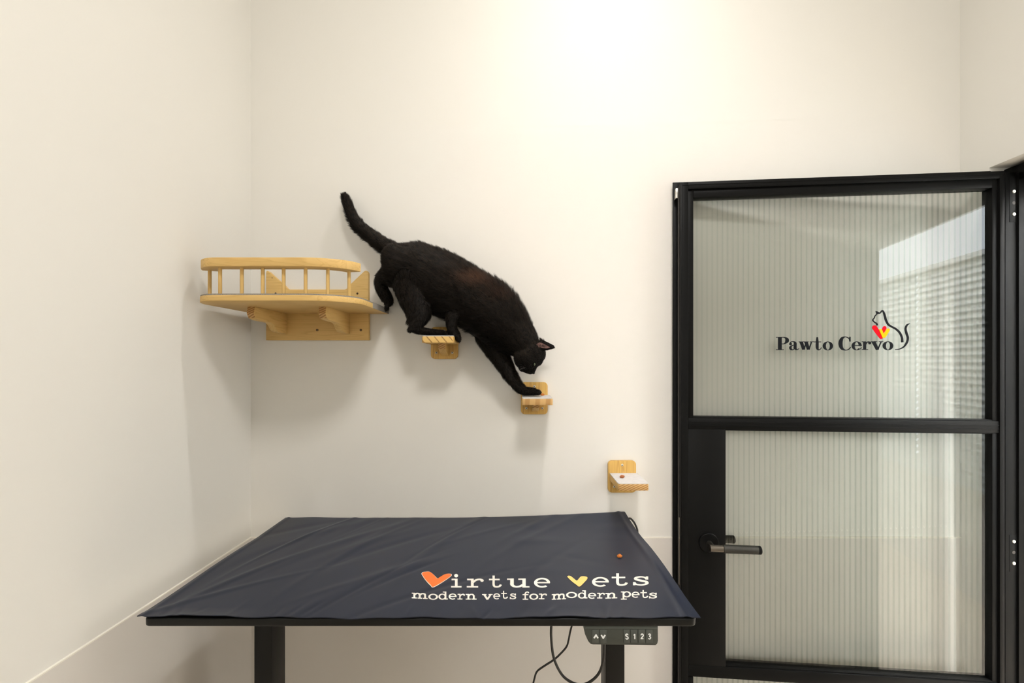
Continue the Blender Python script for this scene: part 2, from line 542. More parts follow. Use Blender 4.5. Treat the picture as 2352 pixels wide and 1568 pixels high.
# ------------------------------------------------------------------ black door frame in the opening (setting)
fr = struct(box('trim_3', 1.567, 1.655, DY1 - 0.044, DY1, 0.0, DZ - 0.007, MAT['frame_black'], bevel=0.001))
fr['label'] = 'black metal door frame'
box('jamb', 1.567, 1.655, DY0, DY0 + 0.044, 0.0, DZ - 0.007, MAT['frame_black'], fr, bevel=0.001)
box('head', 1.567, 1.655, DY0 + 0.044, DY1 - 0.044, DZ - 0.055, DZ - 0.007, MAT['frame_black'], fr, bevel=0.001)
box('stop', 1.60, 1.62, DY1 - 0.058, DY1 - 0.044, 0.0, DZ - 0.055, MAT['frame_black'], fr, bevel=0.001)
YJ = 1.432
box('hinge_jamb', 1.531, 1.568, YJ, 1.466, 0.0, DZ - 0.030, MAT['frame_black'], fr, bevel=0.001)
for pys in ((405, 510, (440, 466, 492)), (1228, 1312, (1243, 1268, 1293))):
    ztop, zbot = (H - (p - CY) * YJ / F for p in pys[:2])
    hp = box('hinge_plate', 1.5435, 1.5665, YJ - 0.0008, YJ + 0.001, zbot, ztop, MAT['frame_black'], fr, 0.0003)
    for k, p in enumerate(pys[2]):
        zz = H - (p - CY) * YJ / F
        xx = (2328 - CX) * YJ / F
        bm = bmesh.new()
        if k == 1:
            bm_tube(bm, [(xx, YJ, zz), (xx, YJ - 0.0011, zz)], 0.0052, 14)
            finish('screw_hole', bm, MAT['dark_slot'], hp, smooth=True)
            continue
        R_, r_ = 0.0052, 0.0018
        n_r = 16
        rings = []
        for rad, yo in ((R_, 0.0), (R_ * .92, -0.0018), (r_ * 1.5, -0.0016), (r_, -0.0004)):
            rings.append([bm.verts.new((xx + rad * math.cos(2 * math.pi * a / n_r), YJ - 0.0008 + yo, zz + rad * math.sin(2 * math.pi * a / n_r))) for a in range(n_r)])
        for r0, r1 in zip(rings, rings[1:]):
            for a in range(n_r):
                bm.faces.new((r0[a], r0[(a + 1) % n_r], r1[(a + 1) % n_r], r1[a]))
        bm.faces.new(rings[-1])
        bm.faces.new(rings[0][::-1])
        finish('screw', bm, MAT['zinc'], hp, smooth=True)

# ------------------------------------------------------------------ glass door leaf, swung open against the back wall (setting)
P0 = Vector((0.533, 1.5015)); P1 = Vector((1.506, 1.41))
dvec = P1 - P0
ALPHA = math.atan2(dvec.y, dvec.x)
DL = dvec.length
door = bpy.data.objects.new('door_1', None)
COL.objects.link(door)
door.location = (P0.x, P0.y, 0)
door.rotation_euler = (0, 0, ALPHA)
struct(door, 'open black steel door with three reeded glass panes')
ca, sa = math.cos(ALPHA), math.sin(ALPHA)

def dpx(px, py, v=0.0):
    """pixel -> (u, z) on the plane of the door leaf, v metres behind its face"""
    ox, oy = P0.x - sa * v, P0.y + ca * v
    dx = (px - CX) / F
    u = (dx * oy - ox) / (ca - dx * sa)
    y = oy + u * sa
    return u, H - (py - CY) * y / F
def du(px, v=0.0): return dpx(px, 833, v)[0]
TH = 0.050
ZT = dpx(1563, 419)[1]
ZB = 0.012
fm = MAT['frame_black']
gl0, gl1 = du(1594), du(2284)         # glass edges
lk = du(1668)
z_gt = dpx(1594, 452)[1]
z_m1 = dpx(1594, 957)[1]; z_m0 = dpx(1668, 989)[1]
z_b1 = dpx(1668, 1530)[1]; z_b0 = dpx(1594, 1557)[1]
FACE = du(1581)                        # width of the outer flat of the profile
RF = du(2297)
def dbox(name, u0, u1, v0, v1, z0, z1, m=fm, parent=door, bevel=0.0012):
    return box(name, u0, u1, v0, v1, z0, z1, m, parent, bevel, local=True)
dbox('stile', 0.0, FACE, 0.0, TH, ZB, ZT)
dbox('stile', RF, DL, 0.0, TH, ZB, ZT)
dbox('rail', FACE, RF, 0.0, TH, dpx(1581, 434)[1], ZT)
dbox('rail', FACE, RF, 0.0, TH, ZB, ZB + 0.075)
dbox('rail', FACE + 0.001, RF, 0.003, TH - 0.002, z_m0 + 0.004, z_m1 - 0.004)
dbox('rail', FACE + 0.001, RF, 0.003, TH - 0.002, z_b0 + 0.004, z_b1 - 0.004)
# glazing beads, set back from the flats
BV = 0.007
zt_in = dpx(1581, 434)[1]
for (a, b, zz0, zz1) in ((FACE, gl0, z_m1 - 0.004, zt_in), (gl1, RF, z_m1 - 0.004, zt_in),
                         (gl1, RF, z_b1 - 0.004, z_m0 + 0.004), (FACE, gl0, ZB + 0.075, z_b0), (gl1, RF, ZB + 0.075, z_b0)):
    dbox('bead', a, b, BV, TH - BV, zz0, zz1)
dbox('bead', gl0, gl1, BV, TH - BV, z_gt, zt_in)
dbox('bead', gl0, gl1, BV, TH - BV, z_m1 - 0.005, z_m1)
dbox('bead', lk, gl1, BV, TH - BV, z_m0, z_m0 + 0.005)
dbox('bead', lk, gl1, BV, TH - BV, z_b1 - 0.005, z_b1)
dbox('bead', gl0, gl1, BV, TH - BV, z_b0, z_b0 + 0.005)
dbox('lock_panel', FACE + 0.0005, lk, 0.0035, TH - 0.0035, z_b1 - 0.004, z_m0 + 0.004)
# raised rim and groove lines of the outer profile
dbox('profile_rib', 0.0045, 0.0065, -0.0012, 0.001, ZB, ZT - 0.006, bevel=0.0004)
dbox('profile_rib', 0.0045, DL - 0.004, -0.0012, 0.001, ZT - 0.0095, ZT - 0.0075, bevel=0.0004)
dbox('profile_rib', gl0 - 0.008, RF, 0.0015, 0.0035, (z_m0 + z_m1) / 2 + 0.004, (z_m0 + z_m1) / 2 + 0.006, bevel=0.0004)
dbox('profile_rib', gl0 - 0.008, RF, 0.0015, 0.0035, (z_m0 + z_m1) / 2 - 0.007, (z_m0 + z_m1) / 2 - 0.005, bevel=0.0004)
# overlapping lip on the far face, latch strip in the lock edge
dbox('edge_lip', -0.014, 0.02, TH - 0.004, TH, ZB, ZT + 0.019)
dbox('edge_lip', 0.02, DL, TH - 0.004, TH, ZT - 0.01, ZT + 0.019)
dbox('edge_seal', -0.003, 0.0005, 0.018, 0.022, ZB, ZT - 0.01, MAT['dark_slot'], bevel=0)
zl1, zl0 = dpx(1552, 427)[1], dpx(1552, 450)[1]
dbox('latch_keep', -0.010, 0.0, 0.020, 0.0455, zl0, zl1, MAT['steel'], bevel=0.001)
zz1, zz0 = dpx(1560, 1190)[1], dpx(1560, 1345)[1]
dbox('strike_plate', -0.002, 0.0, 0.006, 0.020, zz0, zz1, MAT['gunmetal'], bevel=0.0005)

# reeded panes: flat in front, half-round flutes behind
def pane(name, u0, u1, z0, z1):
    P = 0.0166
    n = max(1, round((u1 - u0) / P))
    P = (u1 - u0) / n
    K = 8
    v_f, v_b, amp = 0.0200, 0.0262, 0.0024
    bm = bmesh.new()
    prof = []
    for i in range(n):
        for k in range(K + (1 if i == n - 1 else 0)):
            t = k / K
            prof.append((u0 + (i + t) * P, v_b + amp * (0.5 - 0.5 * math.cos(2 * math.pi * t))))
    lo = [bm.verts.new((a, b, z0)) for a, b in prof]
    hi = [bm.verts.new((a, b, z1)) for a, b in prof]
    fl = [bm.verts.new((u0, v_f, z0)), bm.verts.new((u1, v_f, z0))]
    fh = [bm.verts.new((u0, v_f, z1)), bm.verts.new((u1, v_f, z1))]
    for i in range(len(prof) - 1):
        f = bm.faces.new((lo[i], lo[i + 1], hi[i + 1], hi[i]))
        f.material_index = 1
    bm.faces.new((fl[0], fh[0], fh[1], fl[1]))
    bm.faces.new((lo[0], hi[0], fh[0], fl[0]))
    bm.faces.new((lo[-1], fl[1], fh[1], hi[-1]))
    bm.faces.new(hi + [fh[1], fh[0]])
    bm.faces.new(lo[::-1] + [fl[0], fl[1]])
    return finish(name, bm, [MAT['glass'], MAT['reeds']], door, local=True, smooth=True)
g_top = pane('glass_pane', gl0 - 0.004, gl1 + 0.004, z_m1 - 0.004, z_gt + 0.004)
pane('glass_pane', lk - 0.004, gl1 + 0.004, z_b1 - 0.004, z_m0 + 0.004)
pane('glass_pane', gl0 - 0.004, gl1 + 0.004, ZB + 0.07, z_b0 + 0.004)

# lever handles, both faces
def handle(side):
    s = -1 if side == 'front' else 1
    v0 = 0.0035 if side == 'front' else TH - 0.0035
    off = 0.050 if side == 'front' else 0.034
    uc, zc = dpx(1627, 1245, v0)
    bm = bmesh.new()
    bm_tube(bm, [(uc, v0, zc), (uc, v0 + s * 0.007, zc), (uc, v0 + s * 0.0085, zc)], [0.0315, 0.0315, 0.030], 36)
    h = finish('handle', bm, MAT['frame_black'], door, local=True, smooth=True)
    tube('neck', [(uc, v0 + s * 0.008, zc), (uc, v0 + s * (off + 0.004), zc)], 0.0095, MAT['knurl'], h, 18, local=True)
    va = v0 + s * off
    zl = zc
    tube('lever', [(uc - 0.0105, va, zl), (uc + 0.030, va, zl)], 0.0112, MAT['gunmetal'], h, 24, local=True)
    ge = 0.1355 if side == 'front' else 0.088
    tube('grip', [(uc + 0.029, va, zl), (uc + 0.0305, va, zl), (uc + ge - 0.0015, va, zl), (uc + ge, va, zl)], [0.0120, 0.0132, 0.0132, 0.0120], MAT['knurl'], h, 28, local=True)
    tube('end_cap', [(uc + ge, va, zl), (uc + ge + 0.0075, va, zl), (uc + ge + 0.0095, va, zl)], [0.0132, 0.0132, 0.0110], MAT['frame_black'], h, 28, local=True)
handle('front')
handle('back')

# ------------------------------------------------------------------ lettering: letters drawn as strokes in a unit box (x-height 1)
def ribbon(pts, n=5, taper=False):
    c = catmull(pts, n)
    left, right = [], []
    for i, p in enumerate(c):
        d = c[min(i + 1, len(c) - 1)][:2] - c[max(i - 1, 0)][:2]
        d = d / (np.linalg.norm(d) + 1e-9)
        nrm = np.array((-d[1], d[0])) * max(p[2], 0.01) * 0.5
        left.append(p[:2] + nrm); right.append(p[:2] - nrm)
    return [('q', left[i], left[i + 1], right[i + 1], right[i]) for i in range(len(c) - 1)]

def rct(x0, y0, x1, y1, n=4):
    q = []
    for i in range(n):
        a, b = x0 + (x1 - x0) * i / n, x0 + (x1 - x0) * (i + 1) / n
        q.append(('q', (a, y0), (b, y0), (b, y1), (a, y1)))
    return q

def disc(cx, cy, rx, ry, n=14):
    p = [(cx + rx * math.cos(2 * math.pi * i / n), cy + ry * math.sin(2 * math.pi * i / n)) for i in range(n)]
    return [('t', (cx, cy), p[i], p[(i + 1) % n]) for i in range(n)]

def ring(cx, cy, rx, ry, tx, ty, n=28, a0=0, a1=360):
    q = []
    for i in range(n):
        a = math.radians(a0 + (a1 - a0) * i / n); b = math.radians(a0 + (a1 - a0) * (i + 1) / n)
        q.append(('q', (cx + rx * math.cos(a), cy + ry * math.sin(a)), (cx + rx * math.cos(b), cy + ry * math.sin(b)),
                  (cx + (rx - tx) * math.cos(b), cy + (ry - ty) * math.sin(b)), (cx + (rx - tx) * math.cos(a), cy + (ry - ty) * math.sin(a))))
    return q

def st(*p, w=None):
    return ribbon([(a[0], a[1], a[2] if len(a) > 2 else w) for a in p])

def slab(ch, w=0.21, h=0.16):
    """typewriter-like letters"""
    if ch == 'i': return rct(.40, 0, .62, 1, 1) + rct(.08, 0, .95, h) + rct(.12, 1 - h, .6, 1) + disc(.5, 1.36, .16, .19)
    if ch == 'r': return rct(.24, 0, .40, 1, 1) + rct(.0, 0, .66, h) + rct(.02, 1 - h, .38, 1) + st((.36, .55, .1), (.52, .84, .16), (.74, .93, .17), (.88, .86, .18)) + disc(.88, .80, .10, .15)
    if ch == 't': return st((.40, 1.40), (.40, .8), (.40, .35), (.48, .12), (.68, .08), (.86, .16), (.95, .34), w=.17) + rct(.05, .86, .86, 1.02)
    if ch == 'u': return st((.22, 1), (.22, .6), (.23, .28), (.36, .09), (.56, .12), (.72, .32), w=.16) + rct(.68, 0, .83, 1, 1) + rct(.0, .86, .3, 1) + rct(.5, .86, .8, 1) + rct(.72, 0, 1.0, .14)
    if ch == 'e': return ring(.5, .5, .48, .54, .17, .15, 24, 0, 310) + rct(.1, .44, .97, .58)
    if ch == 's': return st((.80, .70, .12), (.70, .88, .12), (.48, .95, .14), (.24, .86, .17), (.22, .68, .18), (.50, .53, .2), (.78, .40, .19), (.82, .2, .17), (.56, .05, .14), (.26, .10, .12), (.14, .30, .12)) + rct(.76, .66, .90, .99, 1) + rct(.06, .02, .2, .36, 1)
    if ch == 'm': return rct(.10, 0, .22, 1, 1) + rct(.44, 0, .56, .8, 1) + rct(.78, 0, .90, .8, 1) + rct(0, 0, .31, h) + rct(.36, 0, .65, h) + rct(.70, 0, 1.0, h) + rct(0, 1 - h, .2, 1) + st((.18, .65, .1), (.30, .92, .16), (.44, .92, .16), (.50, .7, .12)) + st((.52, .65, .1), (.64, .92, .16), (.78, .92, .16), (.84, .7, .12))
    if ch == 'n': return rct(.16, 0, .33, 1, 1) + rct(.66, 0, .83, .75, 1) + rct(0, 0, .47, h) + rct(.53, 0, 1.0, h) + rct(0, 1 - h, .3, 1) + st((.28, .62, .12), (.42, .9, .17), (.62, .93, .17), (.745, .7, .17))
    if ch == 'o': return ring(.5, .5, .5, .54, .19, .16)
    if ch == 'd': return ring(.42, .5, .42, .54, .18, .16) + rct(.66, 0, .84, 1.42, 1) + rct(.46, 1.28, .8, 1.42) + rct(.75, 0, 1.0, h)
    if ch == 'v': return st((.18, 1, .2), (.52, .02, .2)) + st((.84, 1, .17), (.5, .02, .17)) + rct(0, .86, .42, 1) + rct(.62, .86, 1, 1)
    if ch == 'f': return st((.96, 1.22, .17), (.82, 1.38, .16), (.6, 1.34, .17), (.46, 1.1, .19), (.46, .6, .19), (.46, 0, .19)) + rct(.08, .84, .9, .99) + rct(.1, 0, .88, h)
    if ch == 'p': return ring(.58, .5, .42, .54, .18, .16) + rct(.17, -.42, .34, 1, 1) + rct(0, -.45, .58, -.3) + rct(0, .86, .3, 1)
    return []

def serif(ch):
    """bold bracketed roman letters with thick and thin strokes"""
    if ch == 'P': return rct(.16, 0, .46, 1.52, 1) + rct(0, 0, .62, .08) + rct(0, 1.44, .5, 1.52) + st((.40, 1.48, .08), (.66, 1.47, .10), (.86, 1.30, .25), (.86, .98, .27), (.66, .74, .10), (.40, .72, .08))
    if ch == 'a': return disc(.18, .70, .13, .15) + st((.10, .72, .1), (.22, .93, .09), (.44, .98, .1), (.60, .84, .25), (.61, .5, .27), (.61, .22, .27), (.74, .05, .13), (.92, .12, .06), (.98, .2, .05)) + st((.56, .60, .07), (.32, .52, .1), (.17, .34, .22), (.20, .12, .2), (.38, .03, .1), (.56, .18, .07))
    if ch == 'w': return st((.16, .96, .24), (.34, .03, .20)) + st((.50, .96, .08), (.36, .03, .08)) + st((.48, .96, .24), (.66, .03, .20)) + st((.86, .96, .09), (.68, .03, .09)) + rct(0, .91, .36, .98) + rct(.36, .91, .66, .98) + rct(.74, .91, 1.0, .98)
    if ch == 't': return st((.42, 1.50, .18), (.42, .9, .34), (.42, .3, .34), (.54, .05, .18), (.78, .08, .08), (.95, .3, .07)) + rct(0, .90, .9, .99)
    if ch == 'o': return ring(.5, .48, .5, .52, .31, .07)
    if ch == 'C': return st((.90, 1.06, .07), (.84, 1.34, .1), (.56, 1.53, .1), (.28, 1.36, .24), (.17, .76, .32), (.28, .18, .24), (.58, -.01, .1), (.84, .12, .09), (.97, .36, .06)) + rct(.86, .98, .96, 1.54, 1)
    if ch == 'e': return ring(.5, .48, .5, .52, .30, .08, 26, 0, 320) + rct(.2, .46, .98, .55) + st((.86, .10, .09), (.99, .30, .06))
    if ch == 'r': return rct(.14, 0, .46, .98, 1) + rct(0, 0, .66, .08) + rct(0, .90, .42, .98) + st((.42, .60, .08), (.56, .88, .12), (.78, .92, .16)) + disc(.84, .80, .15, .17)
    if ch == 'v': return st((.20, .96, .32), (.54, .0, .26)) + st((.84, .96, .1), (.55, .0, .1)) + rct(0, .91, .5, .98) + rct(.64, .91, 1.0, .98)
    return []

JIT = random.Random(2)
def glyph_bm(bm, prims, fn, up=(0, -1, 0)):
    """fn maps glyph (x, y) to a 3-D point"""
    for pr in prims:
        k = JIT.random() * 1.2e-4
        vs = [bm.verts.new(Vector(fn(float(p[0]), float(p[1]))) + Vector(up) * k) for p in pr[1:]]
        try:
            bm.faces.new(vs)
        except ValueError:
            pass

def solid(name, bm, depth_vec, m, parent, local):
    """give the flat drawing a little thickness"""
    bmesh.ops.translate(bm, verts=bm.verts, vec=depth_vec)
    depth_vec = -Vector(depth_vec)
    r = bmesh.ops.extrude_face_region(bm, geom=list(bm.faces))
    vs = [e for e in r['geom'] if isinstance(e, bmesh.types.BMVert)]
    bmesh.ops.translate(bm, verts=vs, vec=depth_vec)
    return finish(name, bm, m, parent, local)

# sign on the upper pane
VS = 0.0185
def zs(zx, zy):        # zoomed crop -> pixel
    return 1750 + zx / 5.88, 690 + zy / 5.88
def sign_pt(zx, zy, v=VS):
    px, py = zs(zx, zy)
    u, z = dpx(px, py, v)
    return (u, v, z)
for ch, x0, x1, base in (('P', 190, 362, 668), ('a', 362, 506, 668), ('w', 498, 700, 666), ('t', 702, 812, 668), ('o', 822, 962, 668),
                         ('C', 1034, 1206, 668), ('e', 1212, 1350, 667), ('r', 1350, 1478, 665), ('v', 1474, 1640, 664), ('o', 1632, 1776, 666)):
    bm = bmesh.new()
    glyph_bm(bm, serif(ch), lambda gx, gy, x0=x0, x1=x1, base=base: sign_pt(x0 + gx * (x1 - x0), base - gy * 116))
    solid('letter', bm, (0, 0.0012, 0), MAT['sign_black'], g_top, True)
bm = bmesh.new()
def stroke_px(bm, pts, fn):
    glyph_bm(bm, ribbon([(p[0], p[1], p[2]) for p in pts], 6), fn)
stroke_px(bm, [(1556, 336, 26), (1552, 312, 20), (1520, 290, 16), (1498, 262, 16), (1518, 236, 14), (1530, 206, 14), (1552, 182, 14), (1548, 150, 14)], sign_pt)
glyph_bm(bm, [('q', (1536, 140), (1562, 146), (1606, 172), (1548, 190))], sign_pt)
stroke_px(bm, [(1590, 176, 14), (1606, 158, 18), (1628, 136, 20), (1648, 164, 26), (1662, 210, 30), (1676, 262, 30), (1706, 320, 28), (1752, 352, 24), (1812, 384, 26), (1864, 436, 28), (1892, 500, 30), (1898, 564, 32)], sign_pt)
stroke_px(bm, [(1998, 310, 8), (1962, 330, 22), (1942, 378, 28), (1954, 440, 30), (1972, 500, 30), (1962, 560, 27), (1922, 620, 20), (1862, 654, 13), (1800, 662, 9)], sign_pt)
solid('cat_outline', bm, (0, 0.0012, 0), MAT['sign_black'], g_top, True)
bm = bmesh.new()
glyph_bm(bm, ribbon([(1522, 362, 66), (1560, 420, 62), (1606, 486, 52), (1622, 516, 30)], 4) + disc(1522, 366, 33, 33), lambda a, b: sign_pt(a, b, VS + 0.0001))
glyph_bm(bm, ribbon([(1658, 372, 50), (1640, 404, 50), (1622, 436, 44)], 4) + disc(1658, 370, 26, 26), lambda a, b: sign_pt(a, b, VS + 0.0001))
solid('red_heart', bm, (0, 0.0012, 0), MAT['sign_red'], g_top, True)
bm = bmesh.new()
glyph_bm(bm, ribbon([(1604, 396, 36), (1626, 446, 36), (1648, 500, 34)], 4) + disc(1603, 396, 18, 14), lambda a, b: sign_pt(a, b, VS - 0.0012))
glyph_bm(bm, ribbon([(1704, 398, 46), (1676, 446, 44), (1648, 496, 36)], 4) + disc(1706, 396, 23, 20), lambda a, b: sign_pt(a, b, VS - 0.0012))
solid('yellow_heart', bm, (0, 0.0012, 0), MAT['sign_yellow'], g_top, True)

# ------------------------------------------------------------------ sit-stand examination table
ZT_TOP = H - 0.5335                      # top face of the tabletop
TX0, TX1, TY0, TY1 = -0.7865, 0.3735, 0.950, 1.552
table = thing('sit_stand_table', 'black height-adjustable examination table with a thin top and two square columns', 'table',
              ((TX0 + TX1) / 2, 1.25, 0.0))
bm = bmesh.new()
bm_box(bm, TX0, TX1, TY0, TY1, ZT_TOP - 0.0175, ZT_TOP)
bm.edges.ensure_lookup_table()
es = [e for e in bm.edges if abs(e.verts[0].co.z - e.verts[1].co.z) > 0.01]
bmesh.ops.bevel(bm, geom=es, offset=0.014, segments=5, profile=0.5, affect='EDGES')
bm.normal_update()
es = [e for e in bm.edges if len(e.link_faces) == 2 and e.link_faces[0].normal.angle(e.link_faces[1].normal) > 1.2]
bmesh.ops.bevel(bm, geom=es, offset=0.0035, segments=3, profile=0.5, affect='EDGES')
finish('tabletop', bm, MAT['table_black'], table, smooth=True)
for x0, x1 in ((-0.711, -0.662), (0.2323, 0.2837)):
    lg = box('leg', x0, x1, 1.22, 1.29, 0.62, ZT_TOP - 0.062, MAT['table_black'], table, 0.003)
    box('leg_sleeve', x0 - 0.005, x1 + 0.005, 1.214, 1.296, 0.03, 0.635, MAT['table_black'], lg, 0.003)
    box('foot', x0 - 0.008, x1 + 0.008, 0.97, 1.54, 0.0, 0.03, MAT['table_black'], table, 0.006)
    box('support_arm', x0 + 0.006, x1 - 0.006, 1.035, 1.53, ZT_TOP - 0.048, ZT_TOP - 0.0175, MAT['table_black'], table, 0.002)
box('crossbar', -0.655, 0.226, 1.235, 1.275, ZT_TOP - 0.062, ZT_TOP - 0.0175, MAT['table_black'], table, 0.002)

# control panel under the front edge
YK = 0.952
def kz(zx, zy, y=YK):
    p = at(1200 + zx / 6.533, 1400 + zy / 6.533, y)
    return p
outl = [(920, 232), (2036, 238), (2040, 470), (2030, 510), (2000, 540), (1060, 527), (1020, 515), (988, 480), (940, 372)]
pts = [(kz(*q).x, kz(*q).z) for q in outl]
cp = prism('control_panel', pts, 'y', YK, YK + 0.075, MAT['plastic'], table, bevel=0.0025)
b0, b1 = kz(945, 262), kz(2020, 284)
box('highlight_strip', b0.x, b1.x, YK - 0.001, YK + 0.002, b1.z, b0.z, MAT['button'], cp, 0.0004)
symbols = (('^', 1104, 1040, 1150), ('v', 1212, 1158, 1268), ('S', 1568, 1512, 1612), ('1', 1682, 1618, 1726), ('2', 1796, 1732, 1840), ('3', 1906, 1846, 1956))
for ch, xc, x0, x1 in symbols:
    a, b = kz(x0 + 4, 296), kz(x1 - 4, 496)
    box('button', a.x, b.x, YK - 0.0016, YK + 0.002, b.z, a.z, MAT['button'], cp, 0.0006)
    fn = lambda gx, gy, xc=xc: tuple(kz(xc + gx, 402 - gy, YK - 0.0021))
    if ch == '^':
        pr = ribbon([(-30, -24, 22), (0, 22, 22)], 2) + ribbon([(0, 22, 22), (30, -24, 22)], 2) + disc(0, 24, 11, 11)
    elif ch == 'v':
        pr = ribbon([(-30, 24, 22), (0, -22, 22)], 2) + ribbon([(0, -22, 22), (30, 24, 22)], 2) + disc(0, -24, 11, 11)
    elif ch == 'S':
        pr = ribbon([(18, 22, 14), (6, 36, 14), (-14, 32, 15), (-18, 16, 16), (0, 2, 17), (18, -14, 16), (14, -32, 15), (-6, -37, 14), (-20, -22, 14)], 5)
    elif ch == '1':
        pr = ribbon([(4, 38, 16), (4, -38, 16)], 3) + ribbon([(6, 34, 14), (-16, 20, 10)], 2)
    elif ch == '2':
        pr = ribbon([(-18, 18, 13), (-8, 36, 14), (12, 34, 15), (17, 14, 16), (0, -10, 15), (-17, -32, 13)], 5) + rct(-22, -38, 20, -26)
    else:
        pr = ribbon([(-18, 30, 13), (2, 38, 14), (16, 24, 15), (2, 4, 15), (18, -14, 16), (6, -36, 14), (-18, -28, 13)], 5)
    bm_sym = bmesh.new()
    glyph_bm(bm_sym, pr, fn)
    solid('button_symbol', bm_sym, (0, 0.0006, 0), MAT['label_white'], cp, False)

# ------------------------------------------------------------------ vinyl mat on the table, with its hems, folds and print
MX0, MX1, MY0, MY1 = -0.7965, 0.3785, 0.946, 1.5555
FOLDS = []
rr = random.Random(5)
for i in range(34):      # long shallow creases fanning across the left half
    cx_ = rr.uniform(-0.75, 0.10); cy_ = rr.uniform(0.98, 1.5)
    ang = math.radians(rr.uniform(35, 75))
    FOLDS.append((cx_, cy_, ang, rr.uniform(0.06, 0.24), rr.uniform(0.007, 0.022), rr.uniform(-0.0024, 0.0032)))
for i in range(12):
    cx_ = rr.uniform(0.0, 0.34); cy_ = rr.uniform(1.15, 1.5)
    FOLDS.append((cx_, cy_, math.radians(rr.uniform(-30, 30)), rr.uniform(0.05, 0.15), rr.uniform(0.012, 0.03), rr.uniform(-0.001, 0.0014)))
for i in range(26):      # puckers along the front hem
    cx_ = rr.uniform(-0.78, 0.36)
    FOLDS.append((cx_, 0.952 + rr.uniform(0, 0.03), math.radians(rr.uniform(60, 110)), rr.uniform(0.012, 0.04), rr.uniform(0.004, 0.010), rr.uniform(-0.0014, 0.0018)))

def mat_z(x, y):
    x = np.asarray(x, float); y = np.asarray(y, float)
    z = np.zeros_like(x) + ZT_TOP + 0.0045
    for (a, b, g, l, wd, am) in FOLDS:
        dx, dy = x - a, y - b
        p = dx * math.cos(g) + dy * math.sin(g)
        q = -dx * math.sin(g) + dy * math.cos(g) + 0.4 * p * p
        z = z + am * np.exp(-(p / l) ** 2 - (q / wd) ** 2)
    # right rear corner curls up, front left edge lifts a little, right hem is rolled
    back = np.clip((y - 1.35) / 0.2, 0, 1) ** 2
    z = z + back * (0.021 * np.clip((x + 0.25) / 0.62, 0, 1) ** 1.6 + 0.002 * np.exp(-((x + 0.70) / 0.05) ** 2))
    front = np.clip((0.985 - y) / 0.039, 0, 1) ** 2
    z = z + front * (0.0065 * np.exp(-((x + 0.66) / 0.09) ** 2) + 0.0025 * np.exp(-((x - 0.12) / 0.12) ** 2))
    z = z + 0.0022 * np.exp(-((x - 0.352 - 0.004 * (y - 1.2)) / 0.008) ** 2) + 0.002 * np.exp(-((x + 0.786) / 0.006) ** 2)
    return np.maximum(z, ZT_TOP + 0.0022)

vm = thing('table_mat', 'dark navy vinyl mat with white printed lettering covering the table', 'mat', ((MX0 + MX1) / 2, 1.25, ZT_TOP))
nx, ny = 420, 240
xs = np.linspace(MX0, MX1, nx); ys = np.linspace(MY0, MY1, ny)
gx, gy = np.meshgrid(xs, ys)
# the outline is not quite straight
gxx = gx + 0.003 * np.sin(gy * 17) * ((gx - MX0) / (MX1 - MX0) - 0.5)
gxx = gxx - 0.019 * np.clip((gy - 1.30) / 0.255, 0, 1) ** 1.4 * np.clip((gx - MX0) / (MX1 - MX0), 0, 1) ** 8
gyy = gy + (0.0025 * np.sin(gx * 23) + 0.0015 * np.sin(gx * 61 + 1)) * np.clip((0.985 - gy) / 0.039, 0, 1)
gz = mat_z(gx, gy)
off = np.array(vm.location)
top = np.stack([gxx, gyy, gz], -1).reshape(-1, 3) - off
bot = np.stack([gxx, gyy, gz - 0.0018], -1).reshape(-1, 3) - off
idx = np.arange(nx * ny).reshape(ny, nx)
q = np.stack([idx[:-1, :-1], idx[:-1, 1:], idx[1:, 1:], idx[1:, :-1]], -1).reshape(-1, 4)
ring_i = np.concatenate([idx[0, :], idx[1:, -1], idx[-1, -2::-1], idx[-2:0:-1, 0]])
n0 = nx * ny
side = [(int(a), int(a) + n0, int(b) + n0, int(b)) for a, b in zip(ring_i, np.roll(ring_i, -1))]
me = bpy.data.meshes.new('mat_sheet')
me.from_pydata(np.concatenate([top, bot]).tolist(), [], q.tolist() + (q[:, ::-1] + n0).tolist() + side)
me.materials.append(MAT['vinyl'])
me.shade_smooth()
me.set_sharp_from_angle(angle=math.radians(50))
sheet = link('mat_sheet', me, vm)

def mpt(px, py, lift=0.0007):
    """pixel -> point on the mat"""
    z = ZT_TOP + 0.0045
    for _ in range(4):
        y = (H - z) * F / (py - CY)
        x = (px - CX) * y / F
        z = float(mat_z(x, y))
    return (x, y, z + lift)
def mzs(zx, zy, lift=0.0007):
    return mpt(920 + zx / 3.7935, 1280 + zy / 3.7935, lift)

